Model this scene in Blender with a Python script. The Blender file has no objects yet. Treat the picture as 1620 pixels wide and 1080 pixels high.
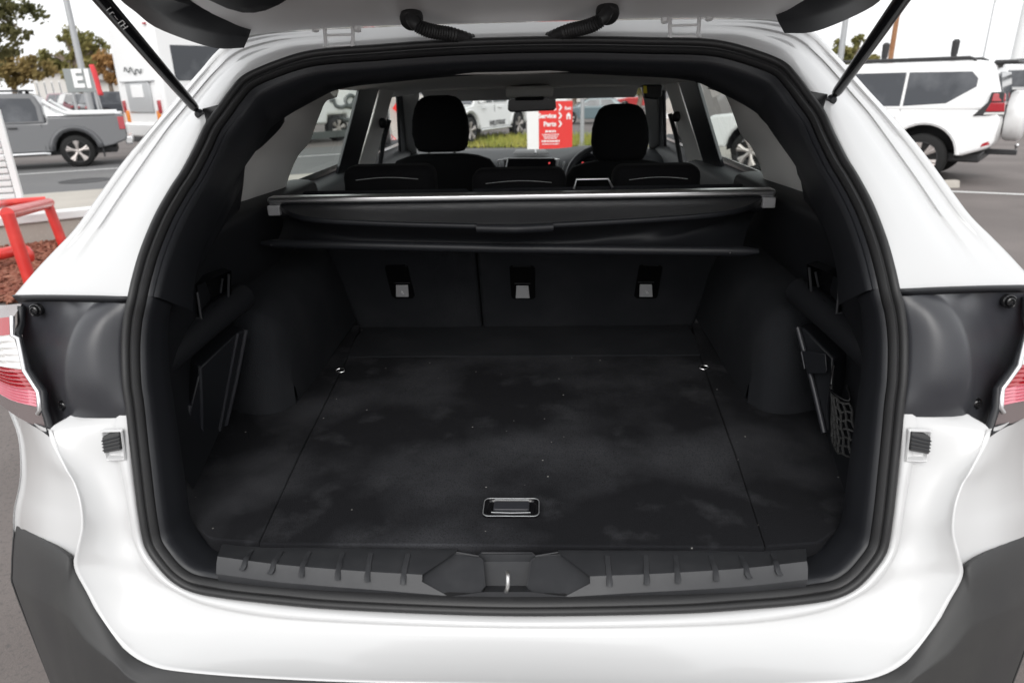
import bpy, bmesh, math, random
from mathutils import Vector, Matrix
random.seed(7)
sc = bpy.context.scene
col = sc.collection
# ------------------------------------------------------------------ camera
CX, CH, FP = .0608, 1.45, 1080.0
YAW, PITCH, ROLL = .0497, math.atan(405/1080), -.024
_f = Vector((-math.sin(YAW)*math.cos(PITCH), math.cos(YAW)*math.cos(PITCH), -math.sin(PITCH)))
_r0 = Vector((math.cos(YAW), math.sin(YAW), 0)); _u0 = _r0.cross(_f)
_r = _r0*math.cos(ROLL)+_u0*math.sin(ROLL); _u = -_r0*math.sin(ROLL)+_u0*math.cos(ROLL)
CP = Vector((CX, 0, CH))
cam = bpy.data.cameras.new('camera'); camo = bpy.data.objects.new('camera', cam); col.objects.link(camo)
cam.lens = 24; cam.sensor_width = 36; cam.clip_start = .02; cam.clip_end = 3000
cam.dof.use_dof = True; cam.dof.focus_distance = 1.45; cam.dof.aperture_fstop = 5.0
camo.matrix_world = Matrix(((_r.x, _u.x, -_f.x, CP.x), (_r.y, _u.y, -_f.y, CP.y), (_r.z, _u.z, -_f.z, CP.z), (0, 0, 0, 1)))
sc.camera = camo
# ------------------------------------------------------------------ overcast sky + weak sun
w = bpy.data.worlds.new('World'); sc.world = w; w.use_nodes = True
nt = w.node_tree; nt.nodes.clear()
SUN_EL, SUN_AZ = math.radians(40), math.radians(186)
sky = nt.nodes.new('ShaderNodeTexSky'); sky.sky_type = 'NISHITA'; sky.sun_disc = False
sky.sun_elevation = SUN_EL; sky.sun_rotation = SUN_AZ; sky.dust_density = 6; sky.air_density = 1.0
hs = nt.nodes.new('ShaderNodeHueSaturation'); hs.inputs['Saturation'].default_value = .10
mx = nt.nodes.new('ShaderNodeMixRGB'); mx.inputs['Fac'].default_value = .72; mx.inputs['Color2'].default_value = (9.6, 9.7, 9.8, 1)
bg = nt.nodes.new('ShaderNodeBackground'); bg.inputs['Strength'].default_value = .118
wo = nt.nodes.new('ShaderNodeOutputWorld')
nt.links.new(sky.outputs[0], hs.inputs['Color']); nt.links.new(hs.outputs[0], mx.inputs['Color1'])
nt.links.new(mx.outputs[0], bg.inputs['Color']); nt.links.new(bg.outputs[0], wo.inputs[0])
sl = bpy.data.lights.new('sun', 'SUN'); sl.energy = .72; sl.angle = math.radians(35); sl.color = (1, .97, .93)
so = bpy.data.objects.new('sun', sl); col.objects.link(so)
sd = Vector((math.sin(SUN_AZ)*math.cos(SUN_EL), math.cos(SUN_AZ)*math.cos(SUN_EL), math.sin(SUN_EL)))
so.rotation_euler = sd.to_track_quat('Z', 'Y').to_euler(); so.location = sd*40
sc.view_settings.view_transform = 'Standard'; sc.view_settings.look = 'None'
sc.view_settings.exposure = .55; sc.view_settings.gamma = 1
sc.view_settings.use_curve_mapping = False
sc.cycles.use_denoising = True; sc.cycles.max_bounces = 8; sc.cycles.transparent_max_bounces = 16

# ------------------------------------------------------------------ helpers
def RAY(px, py): return _f + _r*((px-810)/FP) + _u*((540-py)/FP)
def U(px, py, y):
    d = RAY(px, py); return CP + d*(y/d.y)
def GZ(x, y):
    t = min(1., max(0., (y-21)/17)); u = min(1., max(0., (x+12)/7)); return -.85*t*t*(3-2*t)*u*u*(3-2*u)
def GT(px, py, dz=0.):
    z = 0.
    for _ in range(40):
        d = RAY(px, py); p = CP+d*((z-CH)/min(d.z, -.012)); z = GZ(p.x, p.y)+dz
    return Vector((p.x, p.y, z))
def G(px, py, z=0.):
    d = RAY(px, py); return CP + d*((z-CH)/d.z)
def PLN(px, py, P0, N):
    d = RAY(px, py); return CP + d*((P0-CP).dot(N)/d.dot(N))
def UL(l): return [U(*p) for p in l]
M = {}
def mat(name, c, rough=.5, metal=0., coat=0., spec=.5, noise=None, bump=None, emit=None, trans=0.):
    m = bpy.data.materials.new(name); m.use_nodes = True; n = m.node_tree.nodes; b = n['Principled BSDF']
    b.inputs['Base Color'].default_value = (*c, 1); b.inputs['Roughness'].default_value = rough
    b.inputs['Metallic'].default_value = metal; b.inputs['Coat Weight'].default_value = coat
    b.inputs['Specular IOR Level'].default_value = spec; b.inputs['Coat Roughness'].default_value = .10
    b.inputs['Transmission Weight'].default_value = trans
    L = m.node_tree.links
    tc = n.new('ShaderNodeTexCoord')
    if noise:
        for i, (scale, c2, lo, hi) in enumerate(noise):
            t = n.new('ShaderNodeTexNoise'); t.inputs['Scale'].default_value = scale; t.inputs['Detail'].default_value = 5
            L.new(tc.outputs['Object'], t.inputs['Vector'])
            r = n.new('ShaderNodeMapRange'); r.inputs[1].default_value = lo; r.inputs[2].default_value = hi
            L.new(t.outputs['Fac'], r.inputs[0])
            mixn = n.new('ShaderNodeMixRGB'); L.new(r.outputs[0], mixn.inputs['Fac'])
            if i == 0: mixn.inputs['Color1'].default_value = (*c, 1)
            else: L.new(prev.outputs[0], mixn.inputs['Color1'])
            mixn.inputs['Color2'].default_value = (*c2, 1); prev = mixn
        L.new(prev.outputs[0], b.inputs['Base Color'])
    if bump:
        t = n.new('ShaderNodeTexNoise'); t.inputs['Scale'].default_value = bump[0]; t.inputs['Detail'].default_value = 4
        L.new(tc.outputs['Object'], t.inputs['Vector'])
        bp = n.new('ShaderNodeBump'); bp.inputs['Strength'].default_value = bump[1]; bp.inputs['Distance'].default_value = bump[2]
        L.new(t.outputs['Fac'], bp.inputs['Height']); L.new(bp.outputs[0], b.inputs['Normal'])
    if emit:
        b.inputs['Emission Color'].default_value = (*emit[0], 1); b.inputs['Emission Strength'].default_value = emit[1]
    M[name] = m; return m
def glass(name, tint, gloss=.05):
    m = bpy.data.materials.new(name); m.use_nodes = True; n = m.node_tree.nodes; n.clear(); L = m.node_tree.links
    t = n.new('ShaderNodeBsdfTransparent'); t.inputs[0].default_value = (*tint, 1)
    g = n.new('ShaderNodeBsdfGlossy'); g.inputs['Roughness'].default_value = .01
    fr = n.new('ShaderNodeFresnel'); fr.inputs[0].default_value = 1.45
    mx_ = n.new('ShaderNodeMixShader'); o = n.new('ShaderNodeOutputMaterial')
    L.new(fr.outputs[0], mx_.inputs[0]); L.new(t.outputs[0], mx_.inputs[1]); L.new(g.outputs[0], mx_.inputs[2]); L.new(mx_.outputs[0], o.inputs[0])
    M[name] = m; return m
mat('white', (.56, .562, .565), .28, coat=1., bump=(240, .012, .002))
mat('white_inner', (.78, .78, .785), .42, coat=.35, bump=(300, .05, .001))
mat('wpaint', (.78, .78, .78), .3, coat=1.)
mat('black', (.0145, .0155, .0185), .42, spec=.4, bump=(900, .25, .0006))
mat('black_soft', (.012, .0128, .0152), .55, spec=.35, bump=(700, .3, .0008))
mat('black_gloss', (.008, .008, .009), .15, spec=.5)
mat('rubber', (.018, .018, .019), .48, spec=.45, bump=(260, .25, .0008))
mat('charcoal', (.032, .033, .039), .34, spec=.5, noise=[(9, (.042, .043, .048), .45, .7)], bump=(700, .08, .0005))
mat('cladding', (.036, .036, .037), .55, spec=.4, noise=[(6, (.046, .046, .045), .4, .7)], bump=(900, .35, .0008))
mat('sill', (.029, .030, .033), .46, spec=.45, noise=[(30, (.037, .038, .041), .45, .75)], bump=(900, .3, .0006))
mat('interior_grey', (.76, .75, .73), .75, spec=.3, bump=(700, .2, .0006))
mat('headliner', (.80, .79, .77), .9, spec=.2, bump=(900, .3, .0006))
mat('fabric', (.008, .008, .009), .95, spec=.15, bump=(800, .5, .001))
mat('dash', (.022, .024, .027), .6, spec=.35, bump=(800, .2, .0006))
mat('chrome', (.75, .75, .76), .18, metal=1.)
mat('silver', (.82, .82, .83), .30, metal=1.)
mat('zinc', (.55, .55, .55), .4, metal=.9, noise=[(60, (.35, .33, .3), .5, .8)])
mat('stitch', (.5, .5, .5), .8)
mat('lens_red', (.36, .008, .018), .12, coat=1.)
mat('lens_pink', (.62, .17, .22), .15, coat=1.)
mat('lens_clear', (.66, .65, .64), .12, coat=1.)
mat('lens_smoke', (.16, .13, .13), .12, coat=1.)
mat('orange', (.75, .22, .01), .2, coat=.6)
mat('latch_grey', (.42, .42, .43), .45)
mat('red_paint', (.60, .028, .022), .35, coat=.5, noise=[(6, (.70, .06, .045), .45, .75)])
mat('sign_red', (.72, .03, .025), .4)
mat('flag_red', (.72, .06, .07), .7)
mat('sign_white', (.82, .82, .82), .4)
mat('sign_grey', (.26, .28, .28), .6)
mat('white_text', (.85, .85, .85), .5)
mat('steel', (.36, .37, .38), .45, metal=.5)
mat('galv', (.42, .43, .44), .5, metal=.4)
mat('wood', (.28, .13, .06), .8, noise=[(4, (.38, .2, .1), .4, .7)])
mat('tyre', (.016, .016, .016), .8, spec=.25)
mat('alloy', (.50, .46, .44), .4, metal=.6)
mat('darkmetal', (.03, .03, .032), .5)
mat('void', (.003, .003, .0035), .7, spec=.08)
mat('ute_grey', (.105, .107, .113), .35, coat=.8)
mat('teal_grey', (.12, .17, .19), .3, coat=.9)
mat('maroon', (.16, .012, .03), .3, coat=.9)
mat('car_red', (.5, .03, .03), .3, coat=.9)
mat('car_dark', (.03, .035, .045), .3, coat=.9)
mat('car_silver', (.38, .39, .40), .3, coat=.9)
mat('car_glass', (.03, .034, .042), .05, spec=.6, noise=[(1.6, (.085, .09, .10), .46, .66)])  # lighter blotches in the colour stand in for reflections and the cabin inside
mat('car_glass_light', (.12, .125, .14), .08, spec=.6)
mat('decal', (.09, .09, .095), .5)
mat('script', (.10, .11, .11), .5)
mat('blue', (.02, .16, .62), .4)
mat('yellow', (.75, .62, .02), .6)
mat('building', (.62, .60, .57), .8)
mat('roofing', (.42, .41, .40), .7)
mat('shopglass', (.08, .09, .10), .1, spec=.6)
mat('corrugated', (.74, .75, .75), .5, spec=.4)
mat('mirror', (.05, .05, .055), .05, metal=.7)
mat('screen', (.006, .006, .008), .12)
mat('lamp_red', (.3, .02, .02), .4, emit=((1, .1, .1), .5))
mat('asphalt', (.125, .108, .102), .85, noise=[(.9, (.17, .148, .14), .40, .66), (60, (.085, .078, .075), .52, .75)], bump=(160, .5, .004))
mat('asphalt_road', (.13, .13, .133), .85, noise=[(.5, (.16, .158, .156), .4, .7), (80, (.1, .1, .1), .5, .75)], bump=(160, .5, .004))
mat('concrete', (.42, .39, .35), .85, noise=[(1.2, (.36, .335, .30), .4, .7), (40, (.48, .45, .41), .55, .8)], bump=(90, .3, .003))
mat('white_line', (.70, .70, .69), .7, noise=[(30, (.5, .5, .49), .55, .8)])
mat('mulch_soil', (.10, .045, .03), .95, noise=[(20, (.17, .07, .045), .4, .7)], bump=(40, .8, .02))
mat('mulch', (.20, .065, .04), .9, noise=[(14, (.33, .15, .10), .45, .65)])
mat('grass_soil', (.16, .17, .04), .95, noise=[(1.5, (.24, .23, .06), .4, .7)])
mat('grass', (.30, .33, .05), .9, noise=[(1.2, (.46, .42, .09), .42, .65)])
mat('bark', (.17, .13, .10), .9, noise=[(8, (.28, .24, .2), .4, .7)])
def leafmat(name, a, b):
    m = mat(name, a, .8, spec=.2, noise=[(.7, b, .38, .64)])
    nn = m.node_tree.nodes; L = m.node_tree.links; p = nn['Principled BSDF']; o = nn['Material Output']
    tr = nn.new('ShaderNodeBsdfTranslucent'); ms = nn.new('ShaderNodeMixShader'); ms.inputs[0].default_value = .35
    src = p.inputs['Base Color'].links[0].from_socket; L.new(src, tr.inputs[0])
    L.new(p.outputs[0], ms.inputs[1]); L.new(tr.outputs[0], ms.inputs[2]); L.new(ms.outputs[0], o.inputs[0])
leafmat('leaf_green', (.17, .17, .06), (.32, .28, .11))
leafmat('leaf_dark', (.09, .095, .04), (.20, .18, .08))
leafmat('leaf_rust', (.34, .18, .07), (.42, .26, .11))
leafmat('leaf_tan', (.30, .22, .09), (.22, .18, .07))
glass('glass_clear', (.95, .97, .96)); glass('glass_tint', (.80, .85, .82)); glass('glass_front', (.92, .95, .94))
# carpet with dust bloom and lint specks
cm = mat('carpet', (.0115, .0118, .0138), .95, spec=.15, noise=[(3.6, (.046, .047, .052), .46, .68), (13, (.040, .041, .045), .56, .76), (480, (.008, .008, .009), .50, .75)], bump=(520, .9, .002))
nn = cm.node_tree.nodes; L = cm.node_tree.links; pb = nn['Principled BSDF']
vt = nn.new('ShaderNodeTexVoronoi'); vt.inputs['Scale'].default_value = 26; tcn = nn.new('ShaderNodeTexCoord'); L.new(tcn.outputs['Object'], vt.inputs['Vector'])
rg = nn.new('ShaderNodeMapRange'); rg.inputs[1].default_value = .055; rg.inputs[2].default_value = .030; L.new(vt.outputs['Distance'], rg.inputs[0])
wn = nn.new('ShaderNodeMath'); wn.operation = 'GREATER_THAN'; wn.inputs[1].default_value = .45
sp = nn.new('ShaderNodeSeparateColor'); L.new(vt.outputs['Color'], sp.inputs[0]); L.new(sp.outputs[0], wn.inputs[0])
ml = nn.new('ShaderNodeMath'); ml.operation = 'MULTIPLY'; L.new(rg.outputs[0], ml.inputs[0]); L.new(wn.outputs[0], ml.inputs[1])
mxs = nn.new('ShaderNodeMixRGB'); mxs.inputs['Color2'].default_value = (.35, .34, .32, 1); L.new(ml.outputs[0], mxs.inputs['Fac'])
L.new(pb.inputs['Base Color'].links[0].from_socket, mxs.inputs['Color1']); L.new(mxs.outputs[0], pb.inputs['Base Color'])
mat('carpet_wall', (.0175, .0187, .0215), .95, spec=.15, noise=[(7, (.024, .025, .028), .45, .7)], bump=(520, .8, .002))

ORG = {}
def link(name, me, m, parent=None, smooth=True, world=True, autosmooth=35):
    o = bpy.data.objects.new(name, me); col.objects.link(o)
    if m: me.materials.append(M[m])
    if smooth:
        me.polygons.foreach_set('use_smooth', [True]*len(me.polygons))
        if autosmooth: me.set_sharp_from_angle(angle=math.radians(autosmooth))
    if parent is not None:
        o.parent = parent
        if world: o.matrix_parent_inverse = Matrix.Translation(-ORG.get(parent.name, Vector()))
    return o
def mesh(name, v, f, m, parent=None, smooth=True, world=True, bevel=0, seg=2, solid=0, sub=0, asm=35, recalc=True, soff=0.):
    me = bpy.data.meshes.new(name); me.from_pydata([tuple(p) for p in v], [], f); me.update()
    if recalc:
        b = bmesh.new(); b.from_mesh(me); bmesh.ops.remove_doubles(b, verts=b.verts, dist=1e-5)
        bmesh.ops.recalc_face_normals(b, faces=b.faces); b.to_mesh(me); b.free()
    o = link(name, me, m, parent, smooth, world, asm)
    if sub: s = o.modifiers.new('s', 'SUBSURF'); s.levels = sub; s.render_levels = sub
    if solid: s = o.modifiers.new('t', 'SOLIDIFY'); s.thickness = solid; s.offset = soff
    if bevel:
        s = o.modifiers.new('b', 'BEVEL'); s.width = bevel; s.segments = seg; s.limit_method = 'ANGLE'; s.angle_limit = math.radians(32); s.use_clamp_overlap = True
    return o
def cr(p, k, closed=False):
    n = len(p); out = []
    rng = n if closed else n-1
    for i in range(rng):
        a = p[(i-1) % n] if closed or i > 0 else p[0]*2-p[1]
        b = p[i]; c = p[(i+1) % n]
        d = p[(i+2) % n] if closed or i+2 < n else p[-1]*2-p[-2]
        for j in range(k):
            t = j/k
            out.append(.5*((2*b)+(c-a)*t+(2*a-5*b+4*c-d)*t*t+(3*b-a-3*c+d)*t**3))
    if not closed: out.append(p[-1].copy())
    return out
def resamp(p, n):
    d = [0]
    for i in range(1, len(p)): d.append(d[-1]+(p[i]-p[i-1]).length)
    out = []
    j = 0
    for i in range(n):
        s = d[-1]*i/(n-1)
        while j < len(d)-2 and d[j+1] < s: j += 1
        t = (s-d[j])/max(1e-9, d[j+1]-d[j]); out.append(p[j].lerp(p[j+1], min(1, t)))
    return out
def gridfaces(nr, nc, closed=False):
    f = []
    for i in range(nr-1):
        for j in range(nc if closed else nc-1):
            k = (j+1) % nc
            f.append((i*nc+j, i*nc+k, (i+1)*nc+k, (i+1)*nc+j))
    return f
def loft(rails, k=4, kv=1, closed=False, n=None):
    R_ = [cr(r, k, closed) for r in rails]
    if n: R_ = [resamp(r, n) for r in R_]
    if kv > 1:
        cols = [cr([r[i] for r in R_], kv) for i in range(len(R_[0]))]
        R_ = [[c[i] for c in cols] for i in range(len(cols[0]))]
    v = [p for r in R_ for p in r]
    return v, gridfaces(len(R_), len(R_[0]), closed)
def mir(v, s): return [Vector((p.x*s, p.y, p.z)) for p in v]
def boxv(x0, x1, y0, y1, z0, z1):
    return [Vector(p) for p in ((x0, y0, z0), (x1, y0, z0), (x1, y1, z0), (x0, y1, z0), (x0, y0, z1), (x1, y0, z1), (x1, y1, z1), (x0, y1, z1))]
BF = [(3, 2, 1, 0), (4, 5, 6, 7), (0, 1, 5, 4), (1, 2, 6, 5), (2, 3, 7, 6), (3, 0, 4, 7)]
def box(name, x0, x1, y0, y1, z0, z1, m, parent=None, bevel=.004, seg=2, world=True):
    return mesh(name, boxv(min(x0, x1), max(x0, x1), min(y0, y1), max(y0, y1), z0, z1), BF, m, parent, bevel=bevel, seg=seg, world=world)
def hexa(name, v, m, parent=None, bevel=.003, world=True, seg=2): return mesh(name, v, BF, m, parent, bevel=bevel, world=world, seg=seg)
def tubev(path, r, n=10, cap=True, closed=False):
    v = []; f = []
    N = len(path); rs = r if isinstance(r, (list, tuple)) else [r]*N
    up = None
    for i, p in enumerate(path):
        if closed: t = (path[(i+1) % N]-path[i-1]).normalized()
        else: t = (path[min(i+1, N-1)]-path[max(i-1, 0)]).normalized()
        if up is None: up = Vector((0, 0, 1)) if abs(t.z) < .9 else Vector((1, 0, 0))
        a = t.cross(up).normalized(); b = a.cross(t).normalized(); up = b
        for j in range(n):
            q = 2*math.pi*j/n; v.append(p+(a*math.cos(q)+b*math.sin(q))*rs[i])
    f = gridfaces(N, n, True)
    if closed:
        for j in range(n): f.append(((N-1)*n+j, (N-1)*n+(j+1) % n, (j+1) % n, j))
    elif cap: f += [tuple(reversed(range(n))), tuple(range((N-1)*n, N*n))]
    return v, f
def tube(name, path, r, m, parent=None, n=10, k=0, world=True, closed=False, asm=50):
    path = [Vector(p) for p in path]
    if k: 
        rr = r
        if isinstance(r, (list, tuple)):
            rv = [Vector((x, 0, 0)) for x in r]; rr = [q.x for q in cr(rv, k)]
        path = cr(path, k, closed); r = rr
    v, f = tubev(path, r, n, closed=closed); return mesh(name, v, f, m, parent, world=world, asm=asm)
def lathe(name, c, ax, prof, m, parent=None, n=20, world=True, asm=40):
    ax = Vector(ax).normalized(); a = ax.orthogonal().normalized(); b = ax.cross(a); c = Vector(c); v = []
    for (s, r) in prof:
        for j in range(n):
            q = 2*math.pi*j/n; v.append(c+ax*s+(a*math.cos(q)+b*math.sin(q))*r)
    f = gridfaces(len(prof), n, True)+[tuple(reversed(range(n))), tuple(range((len(prof)-1)*n, len(prof)*n))]
    return mesh(name, v, f, m, parent, world=world, asm=asm)
def merge(lists):
    V = []; Fc = []
    for v, f in lists:
        o = len(V); V += v; Fc += [tuple(i+o for i in q) for q in f]
    return V, Fc
def prism(name, pts, off, m, parent=None, bevel=.002, world=True, seg=2):
    """closed polygon pts extruded by vector off"""
    n = len(pts); off = Vector(off); v = [Vector(p) for p in pts]+[Vector(p)+off for p in pts]
    f = [tuple(range(n)), tuple(range(2*n-1, n-1, -1))]+[(i, (i+1) % n, (i+1) % n+n, i+n) for i in range(n)]
    return mesh(name, v, f, m, parent, bevel=bevel, world=world, seg=seg)
def text(name, s, size, m, parent=None, loc=(0, 0, 0), rot=None, world=True, ext=.002, bold=0., shear=0., align='CENTER'):
    cu = bpy.data.curves.new(name, 'FONT'); cu.body = s; cu.size = size; cu.extrude = ext; cu.align_x = align; cu.align_y = 'CENTER'; cu.offset = bold; cu.shear = shear; cu.resolution_u = 3
    t = bpy.data.objects.new(name, cu); me = bpy.data.meshes.new_from_object(t); bpy.data.objects.remove(t)
    mt = Matrix.Translation(Vector(loc)) @ (rot.to_4x4() if rot else Matrix())
    me.transform(mt); me.materials.clear()
    return link(name, me, m, parent, False, world)
def frame(xa, up):
    """3x3 with text x along xa, y along up"""
    xa = Vector(xa).normalized(); up = Vector(up); z = xa.cross(up).normalized(); up = z.cross(xa)
    return Matrix(((xa.x, up.x, z.x), (xa.y, up.y, z.y), (xa.z, up.z, z.z)))
def tag(o, label=None, cat=None, group=None, kind=None):
    if label: o['label'] = label
    if cat: o['category'] = cat
    if group: o['group'] = group
    if kind: o['kind'] = kind
    return o
def empty(name, loc, rz=0., label=None, cat=None, group=None):
    o = bpy.data.objects.new(name, None); col.objects.link(o); o.location = loc; o.rotation_euler = (0, 0, rz)
    o.empty_display_size = .2
    if rz == 0: ORG[o.name] = Vector(loc)
    tag(o, label, cat, group); return o
# ================================================================== SETTING
def ground_poly(name, pts, z, m, kind='structure'):
    me = bpy.data.meshes.new(name); me.from_pydata([(p[0], p[1], z) for p in pts], [], [tuple(range(len(pts)))]); me.update()
    o = link(name, me, m, None, False); o['kind'] = kind; return o
def drape(name, xs, ys, dz, m):
    v = [Vector((x, y, GZ(x, y)+dz)) for y in ys for x in xs]
    o = mesh(name, v, gridfaces(len(ys), len(xs)), m, None, recalc=False); o['kind'] = 'structure'; return o
YS = [21+i*17/14 for i in range(15)]
drape('ground', [-900, -60, -20, -12, -11, -10, -9, -8, -7, -6, -5, 0, 20, 60, 900], [-300, 0, 10]+YS+[60, 120, 400, 1500], 0, 'asphalt')
def strip2(a, b, wa, wb, ext0, ext1):
    """strip along a->b between lateral offsets wa..wb (to the left of travel)"""
    a = Vector(a[:2]); b = Vector(b[:2]); d = (b-a).normalized(); n = Vector((-d.y, d.x))
    a = a-d*ext0; b = b+d*ext1
    return [a+n*wa, b+n*wa, b+n*wb, a+n*wb]
ra, rb2 = G(32.6, 314), G(151, 305)
RD = (rb2-ra); RD.z = 0; RD.normalize(); RN = Vector((-RD.y, RD.x, 0))
ground_poly('road', strip2(ra, rb2, 0, 6.5, 40, 14), .004, 'asphalt_road')
la = G(25, 277)-ra; lw_ = la.dot(RN)
ground_poly('road_edge_line', strip2(ra, rb2, lw_-.06, lw_+.06, 40, 14), .008, 'white_line')
fa = G(41, 339, .30); wdt = (fa-ra).dot(RN)
# footpath slab between the low wall and the road, laid as separate bays
bay = empty('footpath', ra, math.atan2(RD.y, RD.x)); bay['kind'] = 'structure'
bm_w = -wdt-.1
for i in range(-6, 9):
    me = None
    v = [Vector((i*1.8+.01, -bm_w, .0)), Vector((i*1.8+1.79, -bm_w, .0)), Vector((i*1.8+1.79, -.02, .0)), Vector((i*1.8+.01, -.02, .0))]
    prism('paving_slab', v, (0, 0, .055), 'concrete', bay, bevel=.008, world=False)
# grass verge and far road in front of the car
ground_poly('verge', [G(560, 236)[:2], G(1030, 233)[:2], G(1060, 216)[:2], G(600, 214)[:2]], .004, 'grass_soil')
drape('cross_road', [-5, 0, 8, 25, 60], [y for y in YS if 24 < y < 36], .006, 'asphalt_road')
# grass tufts
gv = []; gf = []
ga, gb, gc, gd = G(560, 236), G(1030, 233), G(1060, 216), G(600, 214)
for i in range(9000):
    a, b = random.random(), random.random()
    p = ga.lerp(gb, a).lerp(gd.lerp(gc, a), b); p.z = .004
    h = random.uniform(.05, .22); an = random.uniform(0, 6.28); w_ = .012
    d = Vector((math.cos(an), math.sin(an), 0)); tip = p+Vector((random.gauss(0, .05), random.gauss(0, .05), h))
    n0 = len(gv); gv += [p-d*w_, p+d*w_, tip]; gf.append((n0, n0+1, n0+2))
tag(mesh('grass', gv, gf, 'grass', None, smooth=False, recalc=False), 'patchy yellow-green grass on the verge beyond the windscreen', 'grass', kind='stuff')
# parking bay lines on the right
a, b = G(1500, 303), G(1620, 308)
ground_poly('parking_line', strip2(a, b, -.05, .05, 3, 6), .004, 'white_line')
# mulch bed with bark chips
mb = [G(-160, 480), G(60, 480), G(140, 400), G(150, 365), G(-160, 395)]
ground_poly('mulch_bed', [p[:2] for p in mb], .006, 'mulch_soil')
def chip_cloud(n):
    v = []; f = []
    for i in range(n):
        a, b = random.random(), random.random()
        p = mb[0].lerp(mb[1], a).lerp(mb[4].lerp(mb[3], a), b)
        l, w_, t = random.uniform(.02, .06), random.uniform(.008, .018), .005
        rot = Matrix.Rotation(random.uniform(0, 6.28), 3, 'Z') @ Matrix.Rotation(random.gauss(0, .5), 3, 'X') @ Matrix.Rotation(random.gauss(0, .35), 3, 'Y')
        c = p+Vector((0, 0, random.uniform(.01, .04)))
        o = len(v); v += [c+rot @ q for q in boxv(-l, l, -w_, w_, -t, t)]; f += [tuple(i_+o for i_ in q) for q in BF]
    return v, f
v, f = chip_cloud(5000)
tag(mesh('bark_mulch', v, f, 'mulch', None, smooth=False, recalc=False), 'red-brown bark mulch in the garden bed by the red railing', 'mulch', kind='stuff')
# low white-topped wall between bed and footpath
wa_, wb_ = G(41, 343, .30), G(137, 333, .30); wd = (wb_-wa_); wd.z = 0; wd.normalize()
lw = empty('low_wall', wa_-Vector((0, 0, .3)), math.atan2(wd.y, wd.x), 'low beige garden wall with a white painted capping', 'wall')
box('wall_face', -5, 4.5, -.06, .06, 0, .24, 'concrete', lw, .01, world=False)
for i in range(5): box('capping', -5+i*1.9+.005, -5+i*1.9+1.895, -.09, .09, .242, .33, 'corrugated', lw, .012, world=False)
# white louvred enclosure at the left edge
pe = G(52, 386)
en = empty('louvred_screen', pe, math.radians(205), 'white corrugated screen with a square corner post beside the mulch bed', 'screen')
box('corner_post', -.03, .03, -.03, .03, 0, 1.34, 'corrugated', en, .006, world=False)
for i in range(20):
    z = .03+i*.063
    v = [Vector((.035, -.012, z)), Vector((1.6, -.012, z)), Vector((1.6, .028, z+.012)), Vector((.035, .028, z+.012)), Vector((.035, -.002, z+.056)), Vector((1.6, -.002, z+.056)), Vector((1.6, .034, z+.06)), Vector((.035, .034, z+.06))]
    hexa('slat', v, 'corrugated', en, bevel=.006, world=False)
# red tubular railing hoops
ro = G(25, 445)
def pz(px, py, z): return G(px, py, z)
rail = empty('red_railing', ro, 0, 'bright red tubular steel railing standing in the mulch bed', 'railing')
A1, B1 = G(6, 332, .60), G(66, 330, .60)
pA = A1.copy(); pA.z = 0
# front frame: post, top rail going right to the far post
front_top = U(12, 338, 5.05); far_top = U(75, 322, 6.6)
c1 = front_top; c2 = far_top
tube('top_rail', [c1+(c1-c2).normalized()*.02, c1.lerp(c2, .5), c2+(c2-c1).normalized()*.01], .048, 'red_paint', rail, n=14)
tube('post', [c1+Vector((0, 0, 0)), Vector((c1.x+.05, c1.y-.02, 0))], .046, 'red_paint', rail, n=14)
tube('post', [c2, Vector((c2.x+.06, c2.y, 0))], .046, 'red_paint', rail, n=14)
bk1 = U(-20, 330, 6.2); 
tube('back_rail', [bk1+Vector((-.25, -.3, -.12)), bk1, U(10, 322, 6.5), U(72, 317, 6.75)], .04, 'red_paint', rail, n=14, k=4)
tube('corner_elbow', [c2+Vector((0, 0, .0)), U(78, 321, 6.68)], .047, 'red_paint', rail, n=14)
tube('low_rail', [U(-60, 410, 5.6), U(0, 402, 5.7), U(34, 395, 5.9), U(44, 402, 5.9), U(44, 415, 5.9)], .05, 'red_paint', rail, n=14, k=4)
lathe('rail_clamp', U(32, 397, 5.88), (.8, .3, 0), [(-.03, .06), (.03, .06)], 'steel', rail, 16)
# drain cover in the road
mh = empty('manhole_cover', Vector((*G(135, 286)[:2], .004)), 0, 'round dark iron manhole cover set in the road', 'manhole cover')
lathe('cover_ring', G(135, 286, .004), (0, 0, 1), [(0, .42), (.006, .42), (.007, .36)], 'darkmetal', mh, 28)
lathe('cover_plate', G(135, 286, .010), (0, 0, 1), [(0, .35), (.004, .34)], 'darkmetal', mh, 28)
# wheel stop
p = G(1497, 297); ws = empty('wheel_stop', p, .1, 'short white concrete wheel stop on the parking asphalt', 'wheel stop')
prism('stop_block', [Vector((-.2, -.08, 0)), Vector((-.2, .08, 0)), Vector((-.2, .05, .10)), Vector((-.2, -.05, .10))], (.34, 0, 0), 'concrete', ws, .01, world=False)
box('stop_plate', -.16, -.10, -.04, .04, .098, .108, 'steel', ws, .002, world=False)

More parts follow.
